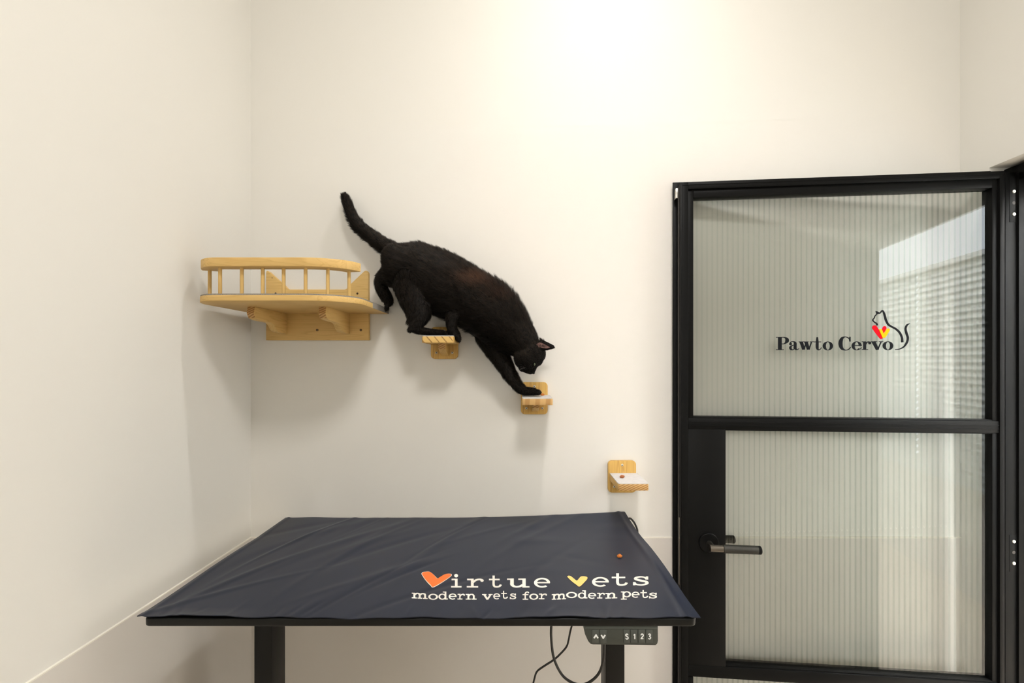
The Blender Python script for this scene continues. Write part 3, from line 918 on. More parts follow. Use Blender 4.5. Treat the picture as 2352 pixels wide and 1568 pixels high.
for ch, x0, x1, base, hgt in (('i', 432, 537, 263, 76), ('r', 577, 728, 263, 76), ('t', 765, 880, 263, 74), ('u', 928, 1124, 263, 78), ('e', 1160, 1306, 260, 78),
                              ('e', 1665, 1818, 253, 78), ('t', 1833, 1978, 247, 76), ('s', 2016, 2174, 244, 78)):
    bm = bmesh.new()
    glyph_bm(bm, slab(ch), lambda a, b, x0=x0, x1=x1, base=base, hgt=hgt: mzs(x0 + a * (x1 - x0), base - b * hgt), (0, 0, 1))
    solid('letter', bm, (0, 0, -0.0005), MAT['print_white'], vm, False)
for ch, x0, x1, base, tilt in (('m', 98, 236, 360, .05), ('o', 242, 326, 368, 0), ('d', 330, 412, 367, 0), ('e', 418, 490, 366, 0), ('r', 496, 562, 367, 0), ('n', 568, 662, 368, 0),
                               ('v', 710, 802, 369, 0), ('e', 806, 870, 364, 0), ('t', 874, 934, 360, 0), ('s', 948, 1012, 364, 0),
                               ('f', 1058, 1120, 369, 0), ('o', 1122, 1200, 367, 0), ('r', 1205, 1278, 365, 0),
                               ('m', 1318, 1442, 367, -.04), ('o', 1442, 1538, 352, 0), ('d', 1545, 1628, 357, 0), ('e', 1632, 1706, 359, 0), ('r', 1712, 1782, 358, 0), ('n', 1785, 1888, 358, -.04),
                               ('p', 1920, 2008, 346, 0), ('e', 2012, 2084, 350, 0), ('t', 2086, 2156, 353, 0), ('s', 2160, 2240, 357, 0)):
    hgt = 48
    bm = bmesh.new()
    glyph_bm(bm, slab(ch), lambda a, b, x0=x0, x1=x1, base=base, tilt=tilt, hgt=hgt: mzs(x0 + a * (x1 - x0), base - b * hgt + tilt * (x1 - x0) * (a - .5)), (0, 0, 1))
    solid('letter', bm, (0, 0, -0.0005), MAT['print_white'], vm, False)

def heart(name, outline, center, m, lift, grow=0.0):
    c = catmull(outline + [outline[0]], 5)
    cc = np.array(center, float)
    bm = bmesh.new()
    prims = []
    R = 5
    pts = []
    for p in c[:-1]:
        d = p - cc
        d = d + d / (np.linalg.norm(d) + 1e-9) * grow * np.array((1.5, 1.0))
        pts.append(d)
    n = len(pts)
    for k in range(R):
        for i in range(n):
            a, b = pts[i], pts[(i + 1) % n]
            s0, s1 = k / R, (k + 1) / R
            if k == 0:
                prims.append(('t', cc, cc + a * s1, cc + b * s1))
            else:
                prims.append(('q', cc + a * s0, cc + a * s1, cc + b * s1, cc + b * s0))
    glyph_bm(bm, prims, lambda x, y: mzs(x, y, lift), (0, 0, 0))
    return solid(name, bm, (0, 0, -0.0004), m, vm, False)
H1 = [(186, 146), (196, 132), (224, 128), (252, 128), (276, 142), (302, 168), (320, 186), (346, 172), (384, 150), (416, 144), (440, 149), (436, 164), (404, 188), (344, 226), (284, 258), (262, 240), (220, 196)]
heart('heart_border', H1, (300, 205), MAT['print_white'], 0.0007, 4.0)
heart('orange_heart', H1, (300, 205), MAT['print_orange'], 0.0011)
H2 = [(1452, 170), (1462, 162), (1482, 165), (1510, 186), (1536, 204), (1556, 184), (1574, 168), (1604, 167), (1626, 174), (1626, 190), (1600, 220), (1560, 256), (1530, 238), (1488, 206)]
heart('yellow_heart', H2, (1545, 218), MAT['print_yellow'], 0.0011)

# ------------------------------------------------------------------ cables below the table
def cable(name, label, pts, r, y0, y1):
    n = len(pts)
    c = catmull([tuple(at(px, py, y0 + (y1 - y0) * i / (n - 1))) for i, (px, py) in enumerate(pts)], 6)
    o = tube(name, c, r, MAT['cable'], None, 10)
    tag(o, label, 'cable', 'cables under the table')
    return o
cable('looped_cable', 'thicker black cable hanging in a loop under the tabletop beside the right column',
      [(1267, 1426), (1266, 1461), (1272, 1510), (1290, 1548), (1314, 1567), (1338, 1572), (1360, 1562), (1377, 1543), (1386, 1514), (1388, 1483), (1387, 1462)], 0.0033, 1.15, 1.15)
cable('kinked_cable', 'thin black kinked cable crossing behind the looped cable',
      [(1317, 1424), (1310, 1449), (1306, 1469), (1302, 1483), (1292, 1496), (1273, 1514), (1250, 1529), (1234, 1541), (1228, 1556), (1222, 1585), (1216, 1640)], 0.0026, 1.25, 1.25)
cable('rear_cable', 'short black cable arching out behind the right rear corner of the mat',
      [(1434, 1196), (1446, 1190), (1454, 1196), (1460, 1206), (1464, 1218), (1463, 1235), (1452, 1256)], 0.0032, 1.535, 1.535)

# ------------------------------------------------------------------ cat steps on the back wall
STEP_E = 0.145
def cat_step(name, label, xl, xr, ztop, zbot, zshelf, endm, sl, sr):
    """xl..xr, ztop..zbot in metres relative to the camera axis / height"""
    xc = (xl + xr) / 2
    t = thing(name, label, 'cat step', (xc, D, H + zbot), 0, 'wooden cat steps on the wall')
    R, n = 0.014, 6
    def rrect(x0, x1, z0, z1, r):
        p = []
        for cx_, cz_, a in ((x1 - r, z1 - r, 0), (x0 + r, z1 - r, 90), (x0 + r, z0 + r, 180), (x1 - r, z0 + r, 270)):
            for k in range(n + 1):
                an = math.radians(a + 90 * k / n)
                p.append((cx_ + r * math.cos(an), cz_ + r * math.sin(an)))
        return p
    prism('back_plate', rrect(xl, xr, H + zbot, H + ztop, R), 'y', D - 0.012, D, MAT['step_z'], t, bevel=0.0015)
    zt = H + zshelf
    def srect(r, g=0.0):
        p = [(sr - g, D - 0.012), (sl + g, D - 0.012)]
        for cx_, a in ((sl + g + r, 180), (sr - g - r, 270)):
            for k in range(5):
                an = math.radians(a + 90 * k / 4)
                p.append((cx_ + r * math.cos(an), D - STEP_E + g + r + r * math.sin(an)))
        return p
    prism('shelf', srect(0.006), 'z', zt - 0.0225, zt - 0.0025, MAT['step_y'], t, bevel=0.001, front_mat=endm)
    prism('pad', srect(0.006, 0.0008), 'z', zt - 0.0025, zt, MAT['pad'], t)
    zb = zt - 0.0225
    bd = min(0.055, zb - (H + zbot) - 0.010)
    prism('brace', [(D - 0.012, zb), (D - 0.085, zb), (D - 0.080, zb - bd * 0.45), (D - 0.040, zb - bd * 0.8), (D - 0.012, zb - bd)], 'x', xc - 0.0115 + 0.003, xc + 0.0115 + 0.003, MAT['step_y'], t, bevel=0.001, front_mat=MAT['end_a'])
    screw('screw', xc, D - 0.012, H + ztop - 0.0145, 0.0041, MAT['zinc'], t)
    for sx in (-1, 1):
        screw('screw', xc + sx * 0.027, D - 0.012, H + zbot + 0.021, 0.0041, MAT['zinc'], t)
    return t
def wpx(px): return (px - CX) * 0.0015
def wpy(py): return (CY - py) * 0.0015
cat_step('cat_step', 'small pine cat step carrying the rear paw, topmost of the three', wpx(991), wpx(1053), wpy(751), wpy(824), 0.0855, MAT['end_b'], -0.304, -0.2045)
cat_step('cat_step', 'small pine cat step under the outstretched front paw, a kibble beside it', wpx(1196.4), wpx(1257.6), wpy(877), wpy(950.4), -0.1100, MAT['end_c'], 0.0095, 0.1059)
cat_step('cat_step', 'lowest small pine cat step, empty but for one kibble, next to the door', wpx(1395.2), wpx(1459.2), wpy(1056), wpy(1129), -0.3770, MAT['end_a'], 0.3095, 0.4065)

# ------------------------------------------------------------------ kibble
def kibble(label, p, rx, ry, rz, m, rot, seed):
    bm = bmesh.new()
    bmesh.ops.create_icosphere(bm, subdivisions=3, radius=1.0)
    r2 = random.Random(seed)
    ph = [r2.uniform(0, 6) for _ in range(3)]
    for v in bm.verts:
        c = v.co.copy()
        k = 1 + 0.10 * math.sin(4 * c.x + ph[0]) * math.cos(5 * c.y + ph[1]) + 0.06 * math.sin(9 * c.z + ph[2])
        pinch = 1 - 0.28 * abs(c.x) ** 2
        v.co = Vector((c.x * rx * k, c.y * ry * k * pinch, max(c.z, -0.75) * rz * k * pinch))
    zmin = min(v.co.z for v in bm.verts)
    bmesh.ops.rotate(bm, verts=bm.verts, cent=(0, 0, 0), matrix=Matrix.Rotation(rot, 3, 'Z'))
    bmesh.ops.translate(bm, verts=bm.verts, vec=(0, 0, -zmin))
    o = finish('kibble', bm, m, None, smooth='all')
    o.location = p
    tag(o, label, 'kibble', 'pieces of cat kibble')
    return o
def on_step(px, py, zs_):
    y = zs_ * F / (CY - py) if abs(CY - py) > 1 else 1.45
    return ((px - CX) * y / F, y, H + zs_)
x_, y_, z_ = mpt(1423, 1280, 0.0)
kibble('orange kibble lying on the navy table mat', (x_, y_, z_), 0.0075, 0.0055, 0.0050, MAT['kibble'], 0.3, 1)
k2 = on_step(1246, 908.5, -0.1100)
kibble('orange kibble beside the front paw on the middle step', (k2[0], k2[1], k2[2]), 0.0068, 0.0050, 0.0045, MAT['kibble'], 0.1, 2)
k3 = on_step(1429, 1097, -0.3770)
kibble('brown kibble on the pale pad of the lowest step', (k3[0], k3[1], k3[2]), 0.0088, 0.0062, 0.0050, MAT['kibble_dark'], 0.25, 3)

# ------------------------------------------------------------------ corner perch with railing
perch = thing('cat_perch', 'pine corner cat perch with a spindle railing, felt top and bracketed back board', 'cat perch', (-0.66, D, H + 0.078))
ZP0, ZP1, ZP2 = H + 0.168, H + 0.1835, H + 0.1870
PX0, PX1, PYF = -0.905, -0.450, 1.228
def perch_outline(inset=0.0, n=10, back=True):
    """plan outline from the rear left, round the front, to the rear right"""
    p = []
    if back:
        p.append((PX0 + inset, D))
    rx, ry = 0.085, 0.095
    for k in range(n + 1):
        a = math.radians(180 + 90 * k / n)
        p.append((PX0 + rx + (rx - inset) * math.cos(a), PYF + ry + (ry - inset) * math.sin(a)))
    rx, ry = 0.140, 0.098
    for k in range(n + 1):
        a = math.radians(270 + 90 * k / n)
        p.append((PX1 - rx + (rx - inset) * math.cos(a), PYF + ry + (ry - inset) * math.sin(a)))
    if back:
        p.append((PX1 - inset, D))
    return p
prism('platform', perch_outline(), 'z', ZP0, ZP1, MAT['pine_x'], perch, bevel=0.001, smooth=True)
prism('felt_top', perch_outline(0.001), 'z', ZP1, ZP2, MAT['felt'], perch)
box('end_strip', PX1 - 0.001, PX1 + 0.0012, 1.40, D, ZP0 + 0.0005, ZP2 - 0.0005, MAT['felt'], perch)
# railing: a flat band that follows the front edge
ZR0, ZR1 = H + 0.261, H + 0.2855
def offset_path(i0):
    full = perch_outline(i0, 16, False)
    return full
outer, inner = offset_path(0.002), offset_path(0.046)
# keep the run from just past the left bend to part way round the right bend
keep = [k for k, p in enumerate(outer) if not (p[1] > 1.294 + (0.016 if p[0] > -0.6 else 0.0))]
outer = [outer[k] for k in keep]; inner = [inner[k] for k in keep]
prism('railing', outer + inner[::-1], 'z', ZR0, ZR1, MAT['pine_x'], perch, bevel=0.002, smooth=True)
mid = perch_outline(0.024, 16, False)
def on_mid(px, yguess=None):
    """point of the railing's middle line seen at pixel column px"""
    best = None
    for a, b in zip(mid, mid[1:]):
        for k in range(12):
            t_ = k / 12
            x, y = a[0] + (b[0] - a[0]) * t_, a[1] + (b[1] - a[1]) * t_
            e = abs(CX + x * F / y - px) + (0.0 if y < 1.30 else 50)
            if best is None or e < best[0]:
                best = (e, x, y)
    return best[1], best[2]
sp_xy = [(-0.872, 1.283)] + [on_mid(c) for c in (505.6, 552, 601.7, 651.7, 702, 753, 801.5)]
for (x, y) in sp_xy:
    tube('spindle', [(x, y, ZP2 - 0.002), (x, y, ZR0 + 0.002)], 0.0047, MAT['pine_z'], perch, 12)
# back board cut like a pair of ears
bx0, bx1 = (611 - CX) * (D - 0.015) / F, (847 - CX) * (D - 0.015) / F
def bz(py): return H - (py - CY) * (D - 0.015) / F
def bxp(px): return (px - CX) * (D - 0.015) / F
ear_pts = [(bx0, bz(781)), (bx0, bz(627)), (bxp(611.6), bz(623)), (bxp(614), bz(621.5)), (bxp(617), bz(623)),
           (bxp(654), bz(656)), (bxp(659), bz(662)), (bxp(666), bz(664.5)), (bxp(792), bz(664.5)), (bxp(797), bz(662)), (bxp(801), bz(656)),
           (bxp(836), bz(623)), (bxp(840), bz(621)), (bxp(844), bz(622.5)), (bxp(846), bz(627)), (bx1, bz(781))]
prism('back_board', ear_pts, 'y', D - 0.015, D, MAT['pine_x'], perch, bevel=0.001)
def bracket(x0, x1):
    zb = lambda py, y: H - (py - CY) * y / F
    prof = [(D - 0.015, ZP0), (D - 0.205, ZP0), (D - 0.210, ZP0 - 0.020), (D - 0.200, ZP0 - 0.034), (D - 0.180, ZP0 - 0.038), (D - 0.110, ZP0 - 0.040), (D - 0.096, ZP0 - 0.046),
            (D - 0.085, ZP0 - 0.058), (D - 0.070, ZP0 - 0.066), (D - 0.015, ZP0 - 0.070)]
    prism('bracket', prof, 'x', x0, x1, MAT['pine_y'], perch, bevel=0.001, smooth=True, front_mat=MAT['end_a'])
bracket(-0.813, -0.791)
bracket(-0.599, -0.577)
for px, py, r in ((633.4, 673.5, .0035), (821, 673.7, .0035), (728.7, 757.7, .0042), (829, 757.7, .0042)):
    screw('screw', bxp(px), D - 0.015, bz(py), r, MAT['bronze'], perch)
bm = bmesh.new()
bm_tube(bm, [(bxp(625), D - 0.0148, bz(638)), (bxp(625), D - 0.0155, bz(638))], 0.0016, 10)
finish('screw_hole', bm, MAT['dark_slot'], perch)

# ------------------------------------------------------------------ the cat
ZU = 2.9035
def cw(zx, zy, t):
    return at(740 + zx / ZU, 420 + zy / ZU, D - t)
def zu(t): return (D - t) / F / ZU       # metres per zoom unit at that depth

CHAINS = {}
def loft(bm, chain, seg=20, n=5):
    """chain of (zx, zy, half height in zoom units, depth radius in m, distance from wall)"""
    c = catmull(chain, n)
    rings = []
    for i, p in enumerate(c):
        a, b = c[max(i - 1, 0)], c[min(i + 1, len(c) - 1)]
        pa, pb = cw(a[0], a[1], a[4]), cw(b[0], b[1], b[4])
        d = (pb - pa).normalized()
        e1 = Vector((0, 1, 0)) - d * d.y
        if e1.length < 0.2:
            e1 = Vector((1, 0, 0)) - d * d.x
        e1.normalize()
        e2 = d.cross(e1).normalized()
        ctr = cw(p[0], p[1], p[4])
        rh = max(p[2], 2) * zu(p[4])
        rd = max(p[3], 0.002)
        rings.append([bm.verts.new(ctr + e2 * rh * math.cos(2 * math.pi * k / seg) + e1 * rd * math.sin(2 * math.pi * k / seg)) for k in range(seg)])
    for r0, r1 in zip(rings, rings[1:]):
        for k in range(seg):
            bm.faces.new((r0[k], r0[(k + 1) % seg], r1[(k + 1) % seg], r1[k]))
    bm.faces.new(rings[0][::-1]); bm.faces.new(rings[-1])
    # rounded ends
    for p in (c[0], c[-1]):
        pass

def ball(bm, zx, zy, t, rx, ry, rz, rot=None):
    m4 = Matrix.Translation(cw(zx, zy, t)) @ (rot.to_4x4() if rot else Matrix.Identity(4)) @ Matrix.Diagonal((rx, ry, rz, 1))
    bmesh.ops.create_uvsphere(bm, u_segments=20, v_segments=12, radius=1.0, matrix=m4)

TORSO = [(436, 452, 40, .026, .088), (462, 474, 84, .046, .088), (540, 540, 160, .064, .088), (650, 590, 186, .070, .089), (772, 655, 207, .074, .090),
         (883, 712, 205, .074, .090), (1005, 780, 194, .071, .091), (1108, 842, 192, .069, .091), (1200, 928, 180, .063, .092), (1280, 1010, 146, .054, .094),
         (1336, 1070, 118, .048, .096), (1370, 1120, 92, .042, .097)]
TAIL = [(490, 462, 56, .028, .086), (440, 434, 53, .025, .080), (390, 402, 49, .023, .072), (320, 350, 44, .0205, .058), (256, 300, 40, .019, .048), (205, 228, 35, .0165, .040),
        (172, 148, 30, .0145, .036), (153, 98, 25, .012, .034), (148, 78, 16, .009, .034)]
HIND_NEAR = [(580, 560, 110, .036, .100), (606, 650, 138, .040, .110), (628, 760, 120, .038, .117), (640, 850, 96, .032, .119), (626, 912, 70, .024, .119), (598, 955, 41, .017, .120)]
META_NEAR = [(588, 950, 34, .015, .122), (632, 978, 30, .014, .120), (700, 992, 25, .013, .114), (770, 1000, 24, .014, .108), (806, 1001, 22, .015, .105)]
HIND_FAR = [(500, 570, 100, .030, .066), (450, 615, 82, .028, .058), (402, 648, 52, .022, .052), (394, 690, 42, .017, .050), (418, 745, 40, .015, .048), (442, 785, 32, .013, .046), (436, 812, 24, .012, .044)]
FORE_NEAR = [(1010, 790, 110, .034, .104), (940, 840, 92, .032, .112), (882, 892, 58, .025, .118), (864, 945, 38, .018, .119), (872, 985, 33, .016, .112), (890, 1012, 30, .015, .106), (902, 1030, 22, .013, .104)]
FORE_FAR = [(1080, 900, 120, .040, .076), (1120, 1030, 92, .036, .070), (1170, 1130, 72, .030, .068), (1226, 1230, 54, .023, .068), (1276, 1312, 42, .018, .070), (1318, 1364, 34, .015, .074), (1340, 1384, 31, .015, .076), (1385, 1389, 28, .017, .078), (1424, 1390, 24, .016, .079)]
bm = bmesh.new()
for ch in (TORSO, TAIL, HIND_NEAR, META_NEAR, HIND_FAR, FORE_NEAR, FORE_FAR):
    loft(bm, ch)
# head: skull, cheeks, muzzle, chin, brow
HT = 0.098
ball(bm, 1386, 1138, HT, .049, .046, .049)
ball(bm, 1360, 1170, HT + .016, .040, .034, .038)
ball(bm, 1360, 1170, HT - .016, .040, .034, .038)
ball(bm, 1432, 1140, HT, .029, .032, .032)
ball(bm, 1424, 1180, HT, .024, .026, .022)
ball(bm, 1388, 1222, HT, .021, .024, .026)
ball(bm, 1372, 1238, HT + .009, .0175, .0155, .0165)
ball(bm, 1376, 1238, HT - .009, .0175, .0155, .0165)
ball(bm, 1342, 1232, HT, .016, .016, .014)
ball(bm, 1402, 1250, HT, .0100, .0095, .0105)
# ears (outer shells grow out of the skull)
def ear(bm, base, tip, t0, t1, wdt, thick):
    bz_, tz_ = cw(base[0], base[1], t0), cw(tip[0], tip[1], t1)
    d = (tz_ - bz_)
    ln = d.length
    d.normalize()
    rows = 7
    rings = []
    e1 = Vector((0, 1, 0)) - d * d.y; e1.normalize()
    e2 = d.cross(e1)
    for i in range(rows):
        s = i / (rows - 1)
        wv = wdt * (1 - s) ** 0.8 + 0.0012
        th = thick * (1 - 0.6 * s)
        ctr = bz_ + d * ln * s + e2 * (0.0)
        rings.append([bm.verts.new(ctr + e2 * wv * math.cos(2 * math.pi * k / 14) + e1 * th * math.sin(2 * math.pi * k / 14)) for k in range(14)])
    for r0, r1 in zip(rings, rings[1:]):
        for k in range(14):
            bm.faces.new((r0[k], r0[(k + 1) % 14], r1[(k + 1) % 14], r1[k]))
    bm.faces.new(rings[0][::-1]); bm.faces.new(rings[-1])
ear(bm, (1440, 1090), (1556, 1099), HT + .026, HT + .034, .0185, .0062)
ear(bm, (1448, 1076), (1554, 1090), HT - .026, HT - .034, .0185, .0062)
# toes
for k in range(4):
    dz = (k - 1.5) * .0075
    rr_ = .0072 if k in (1, 2) else .0066
    ball(bm, 1434 + (6 if k in (1, 2) else 0), 1396, .079 + dz, .0110, rr_, .0098)
    ball(bm, 818 + (6 if k in (1, 2) else 0), 1003, .104 + dz, .0105, rr_, .0078)
    ball(bm, 906 + (4 if k in (1, 2) else 0), 1036, .104 + dz, .0075, rr_, .0105)
    ball(bm, 433, 824 + (5 if k in (1, 2) else 0), .043 + dz * .8, .0072, rr_ * .9, .0095)
bmesh.ops.recalc_face_normals(bm, faces=bm.faces)
me = bpy.data.meshes.new('cat_blend')
bm.to_mesh(me); bm.free()
tmp = bpy.data.objects.new('cat_blend', me)
COL.objects.link(tmp)
md = tmp.modifiers.new('r', 'REMESH'); md.mode = 'VOXEL'; md.voxel_size = 0.0026; md.adaptivity = 0.0
md = tmp.modifiers.new('s', 'SMOOTH'); md.factor = 0.5; md.iterations = 7
bpy.context.view_layer.update()
dg = bpy.context.evaluated_depsgraph_get()
body_me = bpy.data.meshes.new_from_object(tmp.evaluated_get(dg))
body_me.name = 'body'
bpy.data.objects.remove(tmp)
bpy.data.meshes.remove(me)

def coat(name):
    m = mat(name, (0.012, 0.010, 0.009), 0.58, spec=0.16)
    b = m.node_tree.nodes['Principled BSDF']
    at_ = N(m, 'ShaderNodeAttribute'); at_.attribute_name = 'tone'
    L(m, at_.outputs['Color'], b.inputs['Base Color'])
    return m
MAT['skin'] = mat('black_undercoat', (0.004, 0.0034, 0.003), 0.8, spec=0.08)
MAT['fur'] = coat('black_fur')
MAT['ear_pink'] = color_noise(mat('ear_skin', (0.20, 0.105, 0.088), 0.75, spec=0.2), (0.025, 0.013, 0.011), (0.19, 0.105, 0.090), (130, 130, 130), 4, 0.34, 0.58)
MAT['eye'] = mat('eye_green', (0.10, 0.13, 0.07), 0.08, spec=0.8)
MAT['pupil'] = mat('pupil', (0.004, 0.004, 0.004), 0.08, spec=0.8)
MAT['nose'] = mat('nose_leather', (0.005, 0.004, 0.004), 0.45, spec=0.25)
MAT['whisker'] = mat('whisker', (0.30, 0.29, 0.27), 0.5)

cat_loc = cw(700, 1019, 0.10)
cat = thing('cat', 'black cat with a rusty shoulder stepping down from the perch, tail raised', 'cat', cat_loc)
nv = len(body_me.vertices)
co = np.empty(nv * 3); body_me.vertices.foreach_get('co', co); co = co.reshape(-1, 3)
# keep the coat clear of the wall
co[:, 1] = np.minimum(co[:, 1], D - 0.006)
body_me.vertices.foreach_set('co', (co - np.array(cat_loc)).ravel())
body_me.materials.append(MAT['skin'])
body_me.shade_smooth()
body_me.update()
body = link('body', body_me, cat)

# fur: short blades that lie along the coat
nodes, tang, flen, lift, kind = [], [], [], [], []
def reg(chain, rev, ln, lf, kd):
    c = catmull(chain, 6)
    pts = [np.array(cw(p[0], p[1], p[4])) for p in c]
    rad = [p[2] for p in c]
    for i, p in enumerate(pts):
        d = pts[min(i + 1, len(pts) - 1)] - pts[max(i - 1, 0)]
        d = d / np.linalg.norm(d) * (-1 if rev else 1)
        nodes.append(p); tang.append(d); flen.append(ln); lift.append(lf); kind.append(rad[i] * zu(.09))
reg(TORSO[:10], True, .0150, .40, 0)
reg(TORSO[9:], True, .0095, .30, 0)
reg(TAIL, False, .0125, .34, 1)
reg(HIND_NEAR, False, .0115, .34, 2)
reg(META_NEAR, False, .0045, .25, 2)
reg(HIND_FAR, False, .0090, .34, 2)
reg(FORE_NEAR[1:], False, .0075, .30, 2)
reg(FORE_FAR[1:6], False, .0105, .40, 2)
reg(FORE_FAR[5:], False, .0045, .25, 2)
hc = np.array(cw(1386, 1142, HT))
for (zx, zy) in ((1386, 1142), (1360, 1190), (1430, 1150), (1385, 1225)):
    p = np.array(cw(zx, zy, HT))
    d = np.array(cw(1330, 1075, .096)) - np.array(cw(1400, 1250, HT)); d /= np.linalg.norm(d)
    nodes.append(p); tang.append(d); flen.append(.0050 if zy < 1200 else .003); lift.append(.25); kind.append(.045 if zy < 1200 else .02)
for tt in (HT + .03, HT - .03):
    for s_ in np.linspace(0.25, 1, 5):
        p = np.array(cw(1440 + 116 * s_, 1085 + 12 * s_, tt))
        nodes.append(p); tang.append(np.array((1, 0, 0.)) ); flen.append(.0022); lift.append(.15); kind.append(.010)
nodes = np.array(nodes); tang = np.array(tang); flen = np.array(flen); lift = np.array(lift); nrad = np.array(kind)
body_me.calc_loop_triangles()
nt_ = len(body_me.loop_triangles)
tri = np.empty(nt_ * 3, dtype=np.int32); body_me.loop_triangles.foreach_get('vertices', tri); tri = tri.reshape(-1, 3)
vn = np.empty(nv * 3); body_me.vertices.foreach_get('normal', vn); vn = vn.reshape(-1, 3)
A, B, Cc = co[tri[:, 0]], co[tri[:, 1]], co[tri[:, 2]]
area = np.linalg.norm(np.cross(B - A, Cc - A), axis=1)
NF = 140000
pick = RNG.choice(nt_, NF, p=area / area.sum())
r1, r2 = RNG.random(NF), RNG.random(NF)
sq = np.sqrt(r1)
bw = np.stack([1 - sq, sq * (1 - r2), sq * r2], -1)
P = (co[tri[pick]] * bw[..., None]).sum(1)
Nn = (vn[tri[pick]] * bw[..., None]).sum(1)
Nn /= np.linalg.norm(Nn, axis=1, keepdims=True) + 1e-9
near = np.empty(NF, dtype=np.int32)
for s_ in range(0, NF, 5000):
    dd = np.linalg.norm(P[s_:s_ + 5000, None, :] - nodes[None], axis=2) / (nrad[None] + .004)
    near[s_:s_ + 5000] = dd.argmin(1)
flow = tang[near]
Ln = flen[near].copy(); Lf = lift[near].copy()
# the pink inside of the near ear stays bare
ez = np.array(cw(1490, 1094, HT + .03))
bare = (np.linalg.norm((P - ez) * np.array((1, 1, 1)), axis=1) < .019) & (Nn[:, 1] < -0.35) & (P[:, 1] < D - HT - .018)
eyes_px = (1416, 1208)
def surf_y(zx, zy, side):
    q = co / co[:, 1:2] * F
    zz = np.stack([(q[:, 0] + CX - 740) * ZU, (CY - (co[:, 2] - H) / co[:, 1] * F - 420) * ZU], -1)
    m_ = np.linalg.norm(zz - np.array((zx, zy)), axis=1) < 7
    return float(co[m_, 1].min() if side > 0 else co[m_, 1].max())
eye_t = {s_: D - surf_y(*eyes_px, s_) for s_ in (1, -1)}
near_eye = np.zeros(NF, bool)
for s_ in (1, -1):
    near_eye |= np.linalg.norm(P - np.array(cw(*eyes_px, eye_t[s_])), axis=1) < .0060
keepm = ~(bare | near_eye)
# clumps give the coat its ragged outline
cell = np.floor(P / 0.011).astype(np.int64)
hsh = (cell[:, 0] * 73856093 ^ cell[:, 1] * 19349663 ^ cell[:, 2] * 83492791) & 0xffff
crng = np.random.default_rng(3)
clump = crng.normal(size=(65536, 3))[hsh]
cl_len = crng.random(65536)[hsh]
ruff = np.exp(-((np.linalg.norm(P - np.array(cw(1235, 720, .09)), axis=1)) / .075) ** 2) * (Nn[:, 2] > 0.1)
belly = (Nn[:, 2] < -0.3) * (flen[near] > .012)
Ln = Ln * (0.65 + 0.5 * RNG.random(NF) + 0.25 * cl_len) * (1 + 0.55 * ruff + 0.25 * belly)
Lf = Lf + 0.35 * ruff + 0.1 * belly
ft = flow - Nn * (flow * Nn).sum(1, keepdims=True)
ft /= np.linalg.norm(ft, axis=1, keepdims=True) + 1e-6
dirv = ft + Nn * Lf[:, None] + clump * 0.16 + RNG.normal(size=(NF, 3)) * 0.13
dirv /= np.linalg.norm(dirv, axis=1, keepdims=True)
sidev = np.cross(dirv, Nn); sidev /= np.linalg.norm(sidev, axis=1, keepdims=True) + 1e-6
wd = (0.00036 + 0.00026 * RNG.random(NF))[:, None]
base = P - Nn * 0.0006
midp = P + dirv * (Ln * 0.55)[:, None] + Nn * 0.0002
tipd = dirv - Nn * 0.18; tipd[:, 2] -= 0.10
tip = midp + tipd * (Ln * 0.5)[:, None]
for arr in (midp, tip):
    arr[:, 1] = np.minimum(arr[:, 1], D - 0.0015)
V = np.stack([base - sidev * wd, base + sidev * wd, midp + sidev * wd * .8, midp - sidev * wd * .8, tip], 1)
V = V[keepm]
n_ = len(V)
verts = (V.reshape(-1, 3) - np.array(cat_loc))
i0 = np.arange(n_)[:, None] * 5
fme = bpy.data.meshes.new('fur')
fme.vertices.add(n_ * 5)
fme.vertices.foreach_set('co', verts.ravel())
loops = np.concatenate([i0 + np.array([[0, 1, 2, 3]]), i0 + np.array([[3, 2, 4]])], axis=1).ravel()
fme.loops.add(n_ * 7)
fme.loops.foreach_set('vertex_index', loops.astype(np.int32))
fme.polygons.add(n_ * 2)
ls = np.stack([np.arange(n_) * 7, np.arange(n_) * 7 + 4], 1).ravel()
fme.polygons.foreach_set('loop_start', ls.astype(np.int32))
fme.update(calc_edges=True)
fme.validate()
# coat tone: near black, browner on the back and flank, a rusty patch on the shoulder
Pk = P[keepm]
blackc = np.array((0.0036, 0.0029, 0.0024)); brown = np.array((0.042, 0.027, 0.016)); rust = np.array((0.105, 0.050, 0.028))
u = np.random.default_rng(9).random(n_)
backness = np.clip(0.25 + 0.75 * Nn[keepm][:, 2], 0, 1)
tone = blackc[None] + (brown - blackc)[None] * (np.clip(u * 1.2 - 0.35, 0, 1) * (0.30 + 0.9 * backness))[:, None]
pr_ = np.exp(-(((Pk - np.array(cw(1030, 640, .14))) / np.array((.050, .06, .024))) ** 2).sum(1))
pr2 = np.exp(-(((Pk - np.array(cw(1190, 745, .14))) / np.array((.045, .06, .022))) ** 2).sum(1)) * 0.25
tone = tone + (rust - tone) * np.clip((pr_ * .85 + pr2) * (0.25 + u), 0, 0.9)[:, None]
ca_ = fme.color_attributes.new('tone', 'FLOAT_COLOR', 'POINT')
rgba = np.ones((n_ * 5, 4), dtype=np.float32)
rgba[:, :3] = np.repeat(tone, 5, axis=0)
ca_.data.foreach_set('color', rgba.ravel())
fme.materials.append(MAT['fur'])
fur = link('fur', fme, cat)
fur['kind'] = 'stuff'

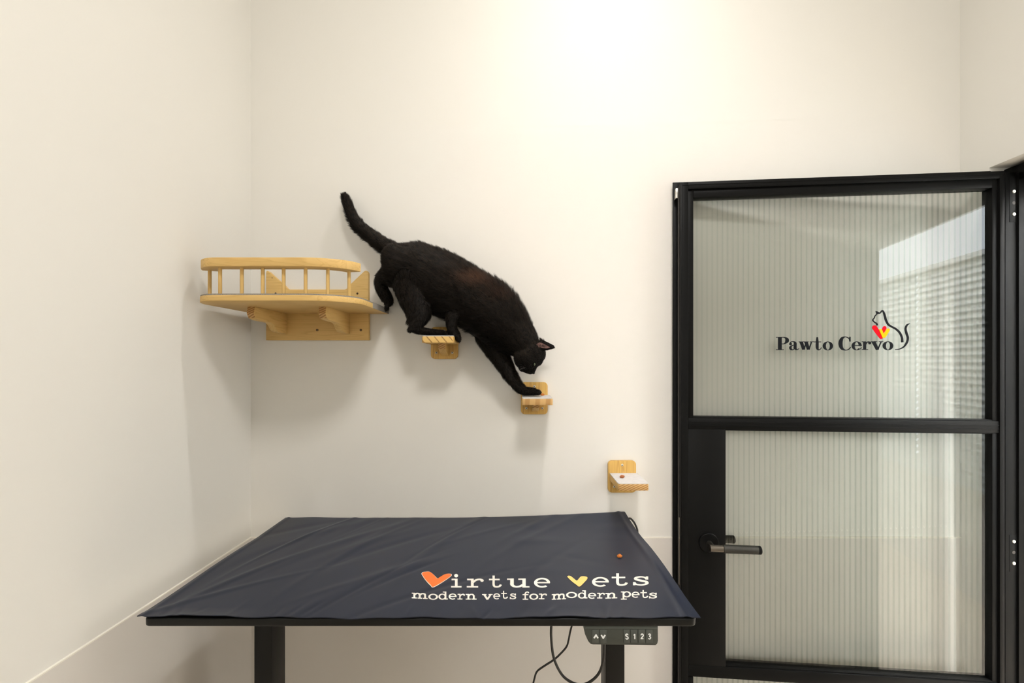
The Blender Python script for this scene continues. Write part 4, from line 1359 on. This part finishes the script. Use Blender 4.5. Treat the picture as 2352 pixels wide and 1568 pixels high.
# bare ear skin, eyes, nose, whiskers
def off_cat(p): return np.array(p) - np.array(cat_loc)
def ear_inner(name, pts, m, th=0.0015):
    bm = bmesh.new()
    a = [bm.verts.new(cw(*p)) for p in pts]
    b = [bm.verts.new(cw(p[0], p[1], p[2] - th)) for p in pts]
    bm.faces.new(a); bm.faces.new(b[::-1])
    n = len(pts)
    for i in range(n):
        bm.faces.new((a[i], b[i], b[(i + 1) % n], a[(i + 1) % n]))
    return finish(name, bm, m, cat, smooth=False)
def ear_t(zx, zy): return D - surf_y(zx, zy, 1) + .0012
IE = [(1416, 1090), (1432, 1072), (1449, 1062), (1474, 1070), (1500, 1084), (1520, 1096), (1500, 1103), (1476, 1101), (1456, 1096), (1436, 1103), (1422, 1102)]
te = max(ear_t(1470, 1090), ear_t(1450, 1085))
ear_inner('inner_ear', [(a, b, te + (a - 1460) * .00003) for a, b in IE], MAT['ear_pink'], 0.004)
for s_ in (1, -1):
    bm = bmesh.new()
    ball(bm, eyes_px[0], eyes_px[1], eye_t[s_] - s_ * .0024, .0024, .0036, .0052)
    e_ = finish('eye', bm, MAT['eye'], cat, smooth='all')
    bm = bmesh.new()
    ball(bm, eyes_px[0] + 2, eyes_px[1], eye_t[s_] + s_ * .0009, .0007, .0008, .0030)
    finish('pupil', bm, MAT['pupil'], e_, smooth='all')
bm = bmesh.new()
ball(bm, 1409, 1266, HT, .0052, .0062, .0040)
finish('nose', bm, MAT['nose'], cat, smooth='all')
bm = bmesh.new()
wr = random.Random(4)
for s_ in (1, -1):
    for k in range(5):
        p0 = cw(1368 + wr.uniform(-10, 10), 1236 + wr.uniform(-8, 10), HT + s_ * .022)
        dx, dz, dy = wr.uniform(-.045, -.012), wr.uniform(-.012, .018), -s_ * wr.uniform(.020, .036)
        p1 = p0 + Vector((dx * .5, dy * .6, dz * .4)); p2 = p0 + Vector((dx, dy, dz - .006))
        if s_ < 0:
            p1.y = min(p1.y, D - .01); p2.y = min(p2.y, D - .008)
        bm_tube(bm, [p0, p1, p2], [.00020, .00015, .00006], 4)
wk = finish('whiskers', bm, MAT['whisker'], cat)
wk['kind'] = 'stuff'
